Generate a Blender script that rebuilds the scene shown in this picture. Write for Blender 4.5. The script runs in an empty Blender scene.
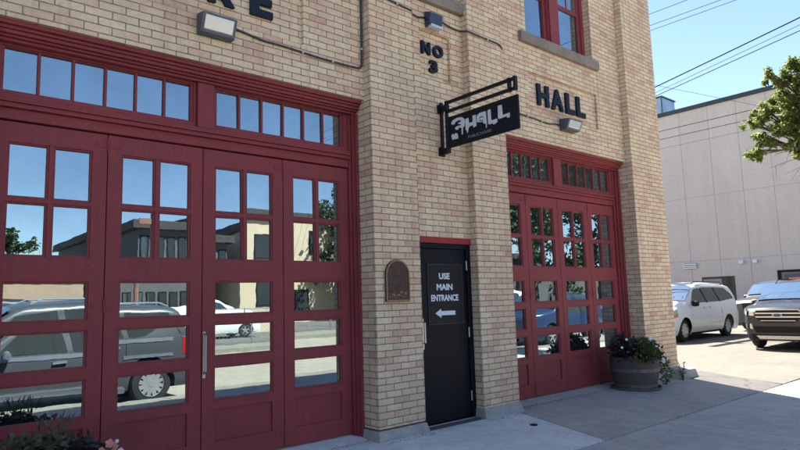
import bpy, bmesh, math, random
from mathutils import Vector, Matrix
random.seed(7)
S = bpy.context.scene
COL = S.collection
rad = math.radians

# ------------------------------------------------------------------ camera
yaw, pit, rol = rad(40.942), rad(6.98), rad(-1.744)
fwd = Vector((math.sin(yaw)*math.cos(pit), math.cos(yaw)*math.cos(pit), math.sin(pit)))
rt = Vector((math.cos(yaw), -math.sin(yaw), 0)); up = rt.cross(fwd)
rt2 = math.cos(rol)*rt + math.sin(rol)*up; up2 = -math.sin(rol)*rt + math.cos(rol)*up
cd = bpy.data.cameras.new('camera'); cam = bpy.data.objects.new('camera', cd); COL.objects.link(cam)
m3 = Matrix((rt2, up2, -fwd)).transposed()
cam.matrix_world = Matrix.Translation((0, 0, 1.6)) @ m3.to_4x4()
cd.sensor_width = 36; cd.lens = 27.79; cd.clip_start = .05; cd.clip_end = 3000
S.camera = cam

# ------------------------------------------------------------------ light
SUN = Vector((.43*math.cos(rad(55))/math.hypot(.43, .9), .9*math.cos(rad(55))/math.hypot(.43, .9), math.sin(rad(55))))
W = bpy.data.worlds.new('World'); S.world = W; W.use_nodes = True
nt = W.node_tree; bg = nt.nodes['Background']
sky = nt.nodes.new('ShaderNodeTexSky'); sky.sky_type = 'NISHITA'; sky.sun_disc = False
sky.sun_elevation = rad(55); sky.sun_rotation = math.atan2(.43, .9)
sky.altitude = 1200; sky.air_density = 1.0; sky.dust_density = .3; sky.ozone_density = .7
nt.links.new(sky.outputs[0], bg.inputs[0]); bg.inputs[1].default_value = .050
sd = bpy.data.lights.new('sun', 'SUN'); sd.energy = 4.2; sd.angle = rad(.5); sd.color = (1, .94, .85)
sun = bpy.data.objects.new('sun', sd); COL.objects.link(sun); sun.rotation_euler = SUN.to_track_quat('Z', 'Y').to_euler()
sun.location = (10, 30, 40)
vs = S.view_settings; vs.view_transform = 'Standard'; vs.look = 'None'; vs.gamma = 1; vs.use_curve_mapping = False
vs.exposure = 2.45

# ------------------------------------------------------------------ materials
def new_mat(name):
    m = bpy.data.materials.new(name); m.use_nodes = True
    return m, m.node_tree, m.node_tree.nodes['Principled BSDF']
def N(t, kind, **kw):
    n = t.nodes.new(kind)
    for k, v in kw.items(): setattr(n, k, v)
    return n
def noise(t, scale, detail=4, rough=.6, vec=None, dist=0):
    n = N(t, 'ShaderNodeTexNoise'); n.inputs['Scale'].default_value = scale
    n.inputs['Detail'].default_value = detail; n.inputs['Roughness'].default_value = rough; n.inputs['Distortion'].default_value = dist
    if vec is not None: t.links.new(vec, n.inputs['Vector'])
    return n
def ramp(t, fac, stops, interp='LINEAR'):
    r = N(t, 'ShaderNodeValToRGB'); cr = r.color_ramp; cr.interpolation = interp
    while len(cr.elements) < len(stops): cr.elements.new(.5)
    for e, (p, c) in zip(cr.elements, stops): e.position = p; e.color = (*c, 1) if len(c) == 3 else c
    t.links.new(fac, r.inputs[0]); return r
def mixc(t, fac, a, b, blend='MIX'):
    n = N(t, 'ShaderNodeMix', data_type='RGBA', blend_type=blend)
    for sock, v in ((n.inputs[0], fac), (n.inputs[6], a), (n.inputs[7], b)):
        if hasattr(v, 'node'): t.links.new(v, sock)
        elif isinstance(v, (int, float)): sock.default_value = v
        else: sock.default_value = (*v, 1)
    return n.outputs[2]
def bump(t, h, strength, dist=.01, normal=None):
    b = N(t, 'ShaderNodeBump'); b.inputs['Strength'].default_value = strength; b.inputs['Distance'].default_value = dist
    t.links.new(h, b.inputs['Height'])
    if normal is not None: t.links.new(normal, b.inputs['Normal'])
    return b.outputs[0]
def geo(t): return N(t, 'ShaderNodeNewGeometry').outputs['Position']
def plain(name, col, rough=.5, metal=0, var=.15, scale=6, bmp=.0, spec=.5, fine=60):
    m, t, p = new_mat(name)
    pos = geo(t); n = noise(t, scale, 5, .65, pos)
    lo = tuple(c*(1-var) for c in col); hi = tuple(min(1, c*(1+var)) for c in col)
    r = ramp(t, n.outputs[0], [(.3, lo), (.7, hi)])
    t.links.new(r.outputs[0], p.inputs['Base Color'])
    p.inputs['Roughness'].default_value = rough; p.inputs['Metallic'].default_value = metal
    p.inputs['Specular IOR Level'].default_value = spec
    if bmp:
        n2 = noise(t, fine, 3, .6, pos); t.links.new(bump(t, n2.outputs[0], bmp), p.inputs['Normal'])
    return m

def brick_mat(name, palette, mortar, bw=.2227, rh=.072):
    m, t, p = new_mat(name)
    uv = N(t, 'ShaderNodeUVMap').outputs[0]
    nz = noise(t, 9, 2, .5, uv)
    # slightly wandering joints
    sub = N(t, 'ShaderNodeVectorMath', operation='SUBTRACT'); t.links.new(nz.outputs[1], sub.inputs[0]); sub.inputs[1].default_value = (.5, .5, .5)
    sc = N(t, 'ShaderNodeVectorMath', operation='SCALE'); t.links.new(sub.outputs[0], sc.inputs[0]); sc.inputs[3].default_value = .007
    ad = N(t, 'ShaderNodeVectorMath', operation='ADD'); t.links.new(uv, ad.inputs[0]); t.links.new(sc.outputs[0], ad.inputs[1])
    nz2 = noise(t, 70, 3, .6, uv); sb2 = N(t, 'ShaderNodeVectorMath', operation='SUBTRACT'); t.links.new(nz2.outputs[1], sb2.inputs[0]); sb2.inputs[1].default_value = (.5, .5, .5)
    sc2 = N(t, 'ShaderNodeVectorMath', operation='SCALE'); t.links.new(sb2.outputs[0], sc2.inputs[0]); sc2.inputs[3].default_value = .0065
    ad2 = N(t, 'ShaderNodeVectorMath', operation='ADD'); t.links.new(ad.outputs[0], ad2.inputs[0]); t.links.new(sc2.outputs[0], ad2.inputs[1]); ad = ad2
    b = N(t, 'ShaderNodeTexBrick'); b.offset = .5; b.squash = 1
    t.links.new(ad.outputs[0], b.inputs['Vector'])
    b.inputs['Scale'].default_value = 1; b.inputs['Mortar Size'].default_value = .0052; b.inputs['Mortar Smooth'].default_value = .25
    b.inputs['Bias'].default_value = 0; b.inputs['Brick Width'].default_value = bw; b.inputs['Row Height'].default_value = rh
    b.inputs['Color1'].default_value = (0, 0, 0, 1); b.inputs['Color2'].default_value = (1, 1, 1, 1); b.inputs['Mortar'].default_value = (.5, .5, .5, 1)
    pal = ramp(t, b.outputs['Color'], palette)
    blot = noise(t, 26, 5, .7, uv); stain = noise(t, 1.1, 5, .65, uv)
    c = mixc(t, 1.0, pal.outputs[0], ramp(t, blot.outputs[0], [(.25, (.80, .80, .80)), (.6, (1, 1, 1)), (.8, (1.06, 1.04, 1.0))]).outputs[0], 'MULTIPLY')
    c = mixc(t, 1.0, c, ramp(t, stain.outputs[0], [(.3, (.84, .81, .79)), (.55, (1, 1, 1))]).outputs[0], 'MULTIPLY')
    mps = N(t, 'ShaderNodeMapping'); t.links.new(uv, mps.inputs[0]); mps.inputs['Scale'].default_value = (5, .35, 1)
    stk = noise(t, 1.6, 6, .7, mps.outputs[0])
    c = mixc(t, 1.0, c, ramp(t, stk.outputs[0], [(.30, (.80, .77, .75)), (.50, (1, 1, 1))]).outputs[0], 'MULTIPLY')
    spk = noise(t, 190, 2, .5, uv)
    c = mixc(t, 1.0, c, ramp(t, spk.outputs[0], [(.28, (.6, .55, .5)), (.4, (1, 1, 1))]).outputs[0], 'MULTIPLY')
    mn = noise(t, 14, 4, .7, uv)
    mo = ramp(t, mn.outputs[0], [(.3, tuple(x*.65 for x in mortar)), (.7, tuple(x*1.5 for x in mortar))])
    c = mixc(t, b.outputs['Fac'], c, mo.outputs[0])
    t.links.new(c, p.inputs['Base Color']); p.inputs['Roughness'].default_value = .85
    p.inputs['Specular IOR Level'].default_value = .25
    inv = N(t, 'ShaderNodeMath', operation='SUBTRACT'); inv.inputs[0].default_value = 1; t.links.new(b.outputs['Fac'], inv.inputs[1])
    n1 = bump(t, inv.outputs[0], .9, .008)
    n2 = noise(t, 120, 4, .7, uv)
    t.links.new(bump(t, n2.outputs[0], .35, .004, n1), p.inputs['Normal'])
    return m
CREAM = [(0, (.80, .67, .47)), (.18, (.75, .585, .405)), (.36, (.78, .645, .45)), (.50, (.74, .55, .39)), (.62, (.77, .61, .435)), (.72, (.71, .49, .36)), (.82, (.76, .585, .42)), (.90, (.66, .42, .31)), (.96, (.74, .55, .40)), (1, (.58, .38, .28))]
M_brick = brick_mat('cream_brick', CREAM, (.24, .185, .15))

def paint_mat(name, col):
    m, t, p = new_mat(name)
    pos = geo(t)
    mp = N(t, 'ShaderNodeMapping'); t.links.new(pos, mp.inputs[0]); mp.inputs['Scale'].default_value = (9, 9, 1.2)
    st = noise(t, 3, 5, .65, mp.outputs[0]); bl = noise(t, 1.4, 5, .6, pos)
    c = mixc(t, st.outputs[0], tuple(x*.78 for x in col), tuple(x*1.22 for x in col))
    c = mixc(t, 1.0, c, ramp(t, bl.outputs[0], [(.3, (.86, .84, .86)), (.7, (1.08, 1.08, 1.08))]).outputs[0], 'MULTIPLY')
    dust = noise(t, 34, 6, .75, pos)
    c = mixc(t, ramp(t, dust.outputs[0], [(.60, (0, 0, 0)), (.78, (.30, .30, .30))]).outputs[0], c, (.26, .17, .16))
    chip = noise(t, 75, 3, .55, pos); area = noise(t, 2.6, 4, .7, pos)
    cm = N(t, 'ShaderNodeMath', operation='MULTIPLY'); t.links.new(ramp(t, chip.outputs[0], [(.66, (0, 0, 0)), (.68, (1, 1, 1))]).outputs[0], cm.inputs[0]); t.links.new(ramp(t, area.outputs[0], [(.50, (0, 0, 0)), (.62, (.8, .8, .8))]).outputs[0], cm.inputs[1])
    c = mixc(t, cm.outputs[0], c, (.34, .22, .20))
    t.links.new(c, p.inputs['Base Color'])
    rr = ramp(t, bl.outputs[0], [(.3, (.48, .48, .48)), (.7, (.66, .66, .66))]); t.links.new(rr.outputs[0], p.inputs['Roughness']); p.inputs['Specular IOR Level'].default_value = .32
    fine = noise(t, 24, 4, .65, mp.outputs[0]); t.links.new(bump(t, fine.outputs[0], .25, .003), p.inputs['Normal'])
    return m
M_red = paint_mat('maroon_paint', (.238, .043, .050))
M_redbar = paint_mat('red_lintel_paint', (.30, .025, .035))

def glass_mat(name, refl=.5, dark=(.012, .014, .016), tint=(.72, .90, 1), wav=.0014, rough=.0):
    m, t, p = new_mat(name); t.nodes.remove(p)
    out = t.nodes['Material Output']
    d = N(t, 'ShaderNodeBsdfDiffuse'); d.inputs[0].default_value = (*dark, 1)
    g = N(t, 'ShaderNodeBsdfGlossy'); g.inputs[0].default_value = (*tint, 1); g.inputs[1].default_value = rough
    pos = geo(t); n = noise(t, 5.5, 2, .5, pos); nb = bump(t, n.outputs[0], wav, .1); t.links.new(nb, g.inputs['Normal'])
    f = N(t, 'ShaderNodeFresnel'); f.inputs[0].default_value = 1.5
    ma = N(t, 'ShaderNodeMath', operation='ADD', use_clamp=True); t.links.new(f.outputs[0], ma.inputs[0]); ma.inputs[1].default_value = refl
    dn = noise(t, 2.2, 6, .7, pos)
    mu = N(t, 'ShaderNodeMath', operation='MULTIPLY'); t.links.new(ma.outputs[0], mu.inputs[0])
    t.links.new(ramp(t, dn.outputs[0], [(.3, (.86, .86, .86)), (.6, (1, 1, 1))]).outputs[0], mu.inputs[1])
    if wav == .0014 or wav == .003:
        gr = noise(t, 7, 6, .75, pos, 1.5)
        t.links.new(mixc(t, ramp(t, gr.outputs[0], [(.45, (0, 0, 0)), (.80, (.4, .4, .4))]).outputs[0], dark, tuple(x*4+.03 for x in dark)), d.inputs[0])
    mx = N(t, 'ShaderNodeMixShader'); t.links.new(mu.outputs[0], mx.inputs[0]); t.links.new(d.outputs[0], mx.inputs[1]); t.links.new(g.outputs[0], mx.inputs[2])
    t.links.new(mx.outputs[0], out.inputs[0]); return m
M_glass = glass_mat('old_window_glass', .42)
M_glass_dim = glass_mat('dim_transom_glass', .26, (.03, .034, .036), wav=.003)  # weaker mirror and paler body for the right doorway's transoms
M_carglass = glass_mat('car_glass', .07, (.030, .036, .036), (.74, .84, .82), .0)

def concrete_mat(name, col, crack=.0, grain=1.0, stain=.3, seed=0):
    m, t, p = new_mat(name)
    pos0 = geo(t); mp = N(t, 'ShaderNodeMapping'); t.links.new(pos0, mp.inputs[0]); mp.inputs['Location'].default_value = (seed*3.1, seed*1.7, 0)
    pos = mp.outputs[0]
    big = noise(t, .7, 6, .65, pos, .4); mid = noise(t, 5, 6, .7, pos); fine = noise(t, 140, 3, .6, pos)
    c = mixc(t, big.outputs[0], tuple(x*(1-stain) for x in col), tuple(x*(1+stain) for x in col))
    c = mixc(t, 1.0, c, ramp(t, mid.outputs[0], [(.3, (.80, .79, .78)), (.62, (1.05, 1.05, 1.05))]).outputs[0], 'MULTIPLY')
    c = mixc(t, 1.0, c, ramp(t, fine.outputs[0], [(.3, (1-.35*grain,)*3), (.55, (1, 1, 1)), (.75, (1+.25*grain,)*3)]).outputs[0], 'MULTIPLY')
    sp = noise(t, 3.1, 2, .5, pos)   # dark gum spots
    vo = N(t, 'ShaderNodeTexVoronoi'); vo.inputs['Scale'].default_value = 3.3; t.links.new(pos, vo.inputs['Vector'])
    c = mixc(t, ramp(t, vo.outputs['Distance'], [(.035, (.55,)*3), (.06, (0, 0, 0))]).outputs[0], c, tuple(x*.35 for x in col))
    v3 = N(t, 'ShaderNodeTexVoronoi'); v3.inputs['Scale'].default_value = 17; t.links.new(pos, v3.inputs['Vector'])
    c = mixc(t, ramp(t, v3.outputs['Distance'], [(.06, (.5,)*3), (.11, (0, 0, 0))]).outputs[0], c, tuple(x*.45 for x in col))
    hgt = fine.outputs[0]
    if crack:
        v2 = N(t, 'ShaderNodeTexVoronoi', feature='DISTANCE_TO_EDGE'); v2.inputs['Scale'].default_value = .42
        nd = noise(t, 2.5, 5, .7, pos)
        mx = N(t, 'ShaderNodeVectorMath', operation='MULTIPLY_ADD'); t.links.new(nd.outputs[1], mx.inputs[0]); mx.inputs[1].default_value = (.55,)*3; t.links.new(pos, mx.inputs[2])
        t.links.new(mx.outputs[0], v2.inputs['Vector'])
        c = mixc(t, ramp(t, v2.outputs['Distance'], [(.002, (crack,)*3), (.008, (0, 0, 0))]).outputs[0], c, tuple(x*.25 for x in col))
    t.links.new(c, p.inputs['Base Color']); p.inputs['Roughness'].default_value = .88; p.inputs['Specular IOR Level'].default_value = .3
    t.links.new(bump(t, mid.outputs[0], .25, .01, bump(t, hgt, .4, .004)), p.inputs['Normal'])
    return m
M_walk = concrete_mat('sidewalk_concrete', (.52, .49, .445), 0, 1.5, .2, seed=1)
M_apron = concrete_mat('apron_concrete', (.46, .435, .395), .12, 1.5, .25, seed=2)
M_newslab = concrete_mat('newer_concrete', (.72, .71, .685), 0, .9, .14, seed=3)
M_lot = concrete_mat('parking_pavement', (.148, .138, .117), 0, 1.3, .26, seed=4)
M_patch = concrete_mat('asphalt_patch', (.105, .10, .095), .8, 1.4, seed=5)
M_road = concrete_mat('street_asphalt', (.33, .29, .225), 0, 1, .15, seed=6)
M_kerb = concrete_mat('sun_dimmed_kerb_concrete', (.235, .215, .175), 0, 1, .2, seed=11)  # concrete colour darkened so that sunlit strips and kerbs don't glare
M_joint = plain('joint_dirt', (.07, .062, .05), .95)
M_stone = concrete_mat('plinth_stone', (.40, .39, .375), 0, 1.2, .3, seed=8)
M_sill = concrete_mat('sill_stone', (.27, .235, .205), 0, 1.6, .2, seed=9)
M_earth = plain('dry_earth', (.30, .26, .18), .95, var=.3, scale=.5)
M_black = plain('black_metal', (.008, .010, .015), .45, .0, .3, 4, .1, spec=.2)
M_doorblack = plain('black_door_paint', (.0055, .0075, .013), .42, 0, .35, 2.2, .12, spec=.14)
M_navy = plain('dark_letter_paint', (.007, .014, .030), .5, 0, .25, 9, .15, spec=.25)
M_signface = plain('sign_black', (.007, .010, .018), .5, 0, .2, 3, spec=.2)
M_white = plain('white_vinyl', (.66, .72, .80), .5, 0, .06, 20)
M_silver = plain('sign_silver_paint', (.62, .66, .72), .45, 0, .10, 20)
M_dimtext = plain('dim_grey_vinyl', (.24, .26, .29), .5)
M_steel = plain('brushed_steel', (.45, .46, .47), .35, .8, .1)
M_grey = plain('grey_housing', (.085, .10, .13), .45, .3, .2, 8, .1)
M_bluebox = plain('blue_grey_box', (.035, .055, .10), .4, .2, .2, 8, .1)
M_lens = glass_mat('frosted_lens', .25, (.40, .46, .50), (1, 1, 1), .002, .25)
M_conduit = plain('conduit', (.045, .055, .075), .45, .4, .2, 10)
M_bronze = plain('bronze', (.075, .048, .040), .45, .55, .35, 18, .5, fine=90)
M_bronze_hi = plain('worn_bronze', (.26, .17, .11), .4, .5, .3, 30, .4)
M_wood = None
m, t, p = new_mat('weathered_staves'); M_wood = m
tc = N(t, 'ShaderNodeUVMap').outputs[0]
wv = N(t, 'ShaderNodeTexWave', wave_type='BANDS', bands_direction='X'); t.links.new(tc, wv.inputs[0]); wv.inputs['Scale'].default_value = 3.1; wv.inputs['Distortion'].default_value = .0
mpw = N(t, 'ShaderNodeMapping'); t.links.new(tc, mpw.inputs[0]); mpw.inputs['Scale'].default_value = (30, 2.5, 1)
gn = noise(t, 2, 6, .7, mpw.outputs[0])
c = mixc(t, gn.outputs[0], (.038, .030, .028), (.125, .10, .092))
c = mixc(t, ramp(t, wv.outputs[1], [(.0, (.8,)*3), (.03, (0, 0, 0))]).outputs[0], c, (.012, .011, .01))
t.links.new(c, p.inputs[0]); p.inputs['Roughness'].default_value = .8
t.links.new(bump(t, ramp(t, wv.outputs[1], [(.0, (0, 0, 0)), (.05, (1, 1, 1))]).outputs[0], .3, .006, bump(t, gn.outputs[0], .5, .005)), p.inputs['Normal'])
M_hoop = plain('iron_hoop', (.12, .12, .125), .6, .2, .3, 12, .2)
M_soil = plain('potting_soil', (.03, .022, .016), .95, 0, .4, 30, .8)

def stucco_mat(name, col):
    m, t, p = new_mat(name); pos = geo(t)
    a = noise(t, .35, 6, .65, pos, .6); b2 = noise(t, 9, 5, .7, pos); f = noise(t, 22, 5, .7, pos)
    mp = N(t, 'ShaderNodeMapping'); t.links.new(pos, mp.inputs[0]); mp.inputs['Scale'].default_value = (1, 2.5, .14)
    s2 = noise(t, 1.3, 5, .7, mp.outputs[0])
    c = mixc(t, a.outputs[0], tuple(x*.86 for x in col), tuple(x*1.12 for x in col))
    c = mixc(t, 1.0, c, ramp(t, s2.outputs[0], [(.3, (.95, .945, .94)), (.6, (1.01, 1.01, 1.01))]).outputs[0], 'MULTIPLY')
    c = mixc(t, 1.0, c, ramp(t, b2.outputs[0], [(.3, (.90, .90, .90)), (.7, (1.05, 1.05, 1.05))]).outputs[0], 'MULTIPLY')
    t.links.new(c, p.inputs[0]); p.inputs['Roughness'].default_value = .9
    t.links.new(bump(t, f.outputs[0], .5, .02), p.inputs['Normal']); return m
M_stucco = stucco_mat('grey_stucco', (.575, .525, .495))
M_cream = stucco_mat('cream_stucco', (.56, .45, .30))
M_darkwall = stucco_mat('grey_siding', (.10, .098, .095))
M_tanwall = stucco_mat('tan_block', (.38, .27, .18))
M_seam = plain('seam_grey', (.38, .355, .345), .9)  # even grey of the wall panel joints
M_roof = plain('dark_roofing', (.05, .045, .042), .9, 0, .25, 3, .3)
M_coping = plain('dark_coping', (.03, .038, .05), .5)

def leaf_mat(name, stops, trans=.35, rough=.5):
    m, t, p = new_mat(name)
    g = N(t, 'ShaderNodeNewGeometry')
    r = ramp(t, g.outputs['Random Per Island'], stops)
    n = noise(t, 1.6, 3, .6, g.outputs['Position'])
    c = mixc(t, 1.0, r.outputs[0], ramp(t, n.outputs[0], [(.3, (.7, .72, .7)), (.7, (1.2, 1.2, 1.1))]).outputs[0], 'MULTIPLY')
    t.links.new(c, p.inputs[0]); p.inputs['Roughness'].default_value = rough
    tr = N(t, 'ShaderNodeBsdfTranslucent'); t.links.new(c, tr.inputs[0])
    mx = N(t, 'ShaderNodeMixShader'); mx.inputs[0].default_value = trans
    t.links.new(p.outputs[0], mx.inputs[1]); t.links.new(tr.outputs[0], mx.inputs[2])
    t.links.new(mx.outputs[0], t.nodes['Material Output'].inputs[0]); return m
M_treeleaf = leaf_mat('elm_leaves', [(0, (.12, .17, .04)), (.4, (.18, .235, .065)), (.75, (.24, .275, .09)), (1, (.32, .31, .14))], .68)
M_farleaf = leaf_mat('spruce_leaves', [(0, (.02, .045, .016)), (.5, (.04, .08, .025)), (1, (.075, .12, .04))], .3)
M_darkleaf = leaf_mat('purple_leaves', [(0, (.012, .010, .014)), (.5, (.028, .020, .028)), (1, (.045, .050, .035))], .2)
M_greenleaf = leaf_mat('green_leaves', [(0, (.03, .06, .018)), (.5, (.055, .105, .03)), (1, (.10, .16, .05))], .4)
M_limeleaf = leaf_mat('lime_leaves', [(0, (.09, .16, .045)), (1, (.16, .24, .08))], .4)
M_weed = leaf_mat('weed_leaves', [(0, (.05, .075, .035)), (1, (.10, .13, .06))], .3)
M_petalw = plain('white_petals', (.75, .75, .78), .6)
M_petalv = plain('purple_petals', (.28, .06, .20), .6)
M_petalp = plain('salmon_petals', (.70, .26, .20), .6)
M_bark = plain('bark', (.085, .065, .05), .95, 0, .35, 10, .8, fine=25)
M_twig = plain('bare_twigs', (.20, .16, .13), .9)

def car_paint(name, col, metal=.0, rough=.3, spec=.35):
    m, t, p = new_mat(name); pos = geo(t); n = noise(t, 2.5, 5, .6, pos)
    c = mixc(t, n.outputs[0], tuple(x*.88 for x in col), tuple(min(1, x*1.06) for x in col)); t.links.new(c, p.inputs[0]); p.inputs['Specular IOR Level'].default_value = spec
    p.inputs['Metallic'].default_value = metal; p.inputs['Roughness'].default_value = rough
    p.inputs['Coat Weight'].default_value = .3; p.inputs['Coat Roughness'].default_value = .04; return m
M_carwhite = car_paint('white_car_paint', (.78, .775, .75))
M_cargrey = car_paint('grey_car_paint', (.030, .037, .050), .0, .26, .2)
M_carsilver = car_paint('silver_car_paint', (.060, .065, .072), .1, .35)
M_cardark = car_paint('charcoal_car_paint', (.018, .022, .03), .0, .4)
M_carblue = car_paint('blue_car_paint', (.03, .06, .13), .4)
M_tyre = plain('tyre_rubber', (.012, .012, .012), .8, 0, .3, 20)
M_rim = plain('alloy_rim', (.44, .44, .45), .32, .6, .1)
M_trim = plain('black_trim', (.009, .010, .012), .6, spec=.18)
M_chrome = plain('chrome', (.50, .55, .62), .25, .8, .05)
M_lamp = glass_mat('headlamp_lens', .3, (.45, .47, .48), (1, 1, 1), .0, .08)
M_amber = plain('amber_lens', (.60, .20, .04), .25)
M_redlens = plain('red_lens', (.35, .012, .012), .2)

# ------------------------------------------------------------------ mesh helpers
class MB:
    def __init__(s): s.v = []; s.f = []
    def poly(s, pts):
        b = len(s.v); s.v += [tuple(p) for p in pts]; s.f.append(tuple(range(b, b+len(pts))))
    def box(s, x0, x1, y0, y1, z0, z1):
        b = len(s.v)
        s.v += [(x0,y0,z0),(x1,y0,z0),(x1,y1,z0),(x0,y1,z0),(x0,y0,z1),(x1,y0,z1),(x1,y1,z1),(x0,y1,z1)]
        for q in ((0,3,2,1),(4,5,6,7),(0,1,5,4),(1,2,6,5),(2,3,7,6),(3,0,4,7)): s.f.append(tuple(b+i for i in q))
    def hexa(s, lo, hi):
        b = len(s.v); s.v += [tuple(p) for p in lo] + [tuple(p) for p in hi]
        for q in ((0,3,2,1),(4,5,6,7),(0,1,5,4),(1,2,6,5),(2,3,7,6),(3,0,4,7)): s.f.append(tuple(b+i for i in q))
    def prism(s, pts, d):
        """polygon of 3-D points extruded by vector d"""
        n = len(pts); b = len(s.v); d = Vector(d)
        s.v += [tuple(p) for p in pts] + [tuple(Vector(p)+d) for p in pts]
        s.f.append(tuple(range(b, b+n))); s.f.append(tuple(range(b+2*n-1, b+n-1, -1)))
        for i in range(n): s.f.append((b+i, b+n+i, b+n+(i+1) % n, b+(i+1) % n))
    def tube(s, pts, r, n=8, cap=True):
        pts = [Vector(p) for p in pts]; rs = r if isinstance(r, (list, tuple)) else [r]*len(pts); b = len(s.v)
        for i, p in enumerate(pts):
            d = (pts[min(i+1, len(pts)-1)] - pts[max(i-1, 0)]).normalized()
            a = d.orthogonal().normalized() if i == 0 else (a - d*a.dot(d)).normalized()
            c = d.cross(a)
            for k in range(n):
                an = 2*math.pi*k/n; s.v.append(tuple(p + (a*math.cos(an)+c*math.sin(an))*rs[i]))
        for i in range(len(pts)-1):
            for k in range(n): s.f.append((b+i*n+k, b+i*n+(k+1) % n, b+(i+1)*n+(k+1) % n, b+(i+1)*n+k))
        if cap:
            s.f.append(tuple(b+k for k in range(n))[::-1]); s.f.append(tuple(b+(len(pts)-1)*n+k for k in range(n)))
    def lathe(s, prof, c, n=32, axis='z'):
        b = len(s.v)
        for r, h in prof:
            for k in range(n):
                a = 2*math.pi*k/n; x, y = r*math.cos(a), r*math.sin(a)
                s.v.append((c[0]+x, c[1]+y, c[2]+h) if axis == 'z' else (c[0]+x, c[1]+h, c[2]+y))
        for i in range(len(prof)-1):
            for k in range(n):
                q = (b+i*n+k, b+i*n+(k+1) % n, b+(i+1)*n+(k+1) % n, b+(i+1)*n+k); s.f.append(q)
    def grid(s, P):
        b = len(s.v); R, C = len(P), len(P[0])
        for row in P: s.v += [tuple(p) for p in row]
        for i in range(R-1):
            for j in range(C-1): s.f.append((b+i*C+j, b+i*C+j+1, b+(i+1)*C+j+1, b+(i+1)*C+j))
ORG = {}
def obj(name, mb, mat, parent=None, smooth=None, bevel=0, uvoff=(0, 0), org=None, fix=False):
    """links the shape as ONE mesh object; coordinates are world ones, stored relative to its thing's origin"""
    o0 = ORG.get(parent.name, Vector((0, 0, 0))) if parent else Vector(org or (0, 0, 0))
    me = bpy.data.meshes.new(name)
    me.from_pydata([tuple(Vector(v)-o0) for v in mb.v], [], mb.f)
    if fix or bevel:
        bm = bmesh.new(); bm.from_mesh(me)
        if bevel: bmesh.ops.remove_doubles(bm, verts=bm.verts, dist=1e-5)
        if fix: bmesh.ops.recalc_face_normals(bm, faces=bm.faces)
        bm.to_mesh(me); bm.free()
    uv = me.uv_layers.new(name='UVMap')
    for pl in me.polygons:
        n = pl.normal; ax = max(range(3), key=lambda i: abs(n[i]))
        for li in pl.loop_indices:
            w = me.vertices[me.loops[li].vertex_index].co + o0
            u = (w.y, w.z) if ax == 0 else (w.x, w.z) if ax == 1 else (w.x, w.y)
            uv.data[li].uv = (u[0]+uvoff[0], u[1]+uvoff[1])
    if smooth is not None:
        for pl in me.polygons: pl.use_smooth = True
        me.set_sharp_from_angle(angle=rad(smooth))
    me.materials.append(mat)
    o = bpy.data.objects.new(name, me); COL.objects.link(o)
    if parent: o.parent = parent
    else: o.location = o0
    ORG[o.name] = o0
    if bevel:
        b = o.modifiers.new('edge', 'BEVEL'); b.width = bevel; b.segments = 2; b.limit_method = 'ANGLE'; b.angle_limit = rad(40)
    return o
def tag(o, label, cat, group=None, kind=None):
    if label: o['label'] = label
    if cat: o['category'] = cat
    if group: o['group'] = group
    if kind: o['kind'] = kind
    return o
def thing(name, label, cat, loc, group=None):
    o = bpy.data.objects.new(name, None); COL.objects.link(o); o.location = loc; o.empty_display_size = .2
    ORG[o.name] = Vector(loc); return tag(o, label, cat, group)
def structure(name, mb, mat, **k):
    o = obj(name, mb, mat, **k); o['kind'] = 'structure'; return o
def Z(r): return r + 1.6            # heights measured from the eye level
def cells(mb, xs, zs, depth, back):
    """a relief facing -Y: one face per cell at its own depth, returns at every step; depth None = hole through to back"""
    nx, nz = len(xs)-1, len(zs)-1
    D = [[depth((xs[i]+xs[i+1])/2, (zs[j]+zs[j+1])/2) for j in range(nz)] for i in range(nx)]
    for i in range(nx):
        for j in range(nz):
            y = D[i][j]
            if y is not None: mb.poly([(xs[i],y,zs[j]),(xs[i+1],y,zs[j]),(xs[i+1],y,zs[j+1]),(xs[i],y,zs[j+1])])
    g = lambda i, j: (D[i][j] if D[i][j] is not None else back) if 0 <= i < nx and 0 <= j < nz else back
    for i in range(nx+1):
        for j in range(nz):
            a, b = g(i-1, j), g(i, j)
            if a < b-1e-6: mb.poly([(xs[i],a,zs[j]),(xs[i],b,zs[j]),(xs[i],b,zs[j+1]),(xs[i],a,zs[j+1])])
            elif b < a-1e-6: mb.poly([(xs[i],a,zs[j]),(xs[i],b,zs[j]),(xs[i],b,zs[j+1]),(xs[i],a,zs[j+1])])
    for i in range(nx):
        for j in range(nz+1):
            a, b = g(i, j-1), g(i, j)
            if a < b-1e-6: mb.poly([(xs[i],a,zs[j]),(xs[i+1],a,zs[j]),(xs[i+1],b,zs[j]),(xs[i],b,zs[j])])
            elif b < a-1e-6: mb.poly([(xs[i],a,zs[j]),(xs[i],b,zs[j]),(xs[i+1],b,zs[j]),(xs[i+1],a,zs[j])])
def relief(name, mat, parent, rects, base, back, frame, bevel=0, **k):
    """frame=(x0,x1,z0,z1) at depth base, later rects (x0,x1,z0,z1,depth) overrule"""
    xs = sorted({frame[0], frame[1]} | {r[0] for r in rects} | {r[1] for r in rects})
    zs = sorted({frame[2], frame[3]} | {r[2] for r in rects} | {r[3] for r in rects})
    xs = [x for x in xs if frame[0]-1e-6 <= x <= frame[1]+1e-6]; zs = [z for z in zs if frame[2]-1e-6 <= z <= frame[3]+1e-6]
    def dep(x, z):
        d = base
        for r in rects:
            if r[0] < x < r[1] and r[2] < z < r[3]: d = r[4]
        return d
    mb = MB(); cells(mb, xs, zs, dep, back)
    return obj(name, mb, mat, parent, bevel=bevel, **k)
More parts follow.
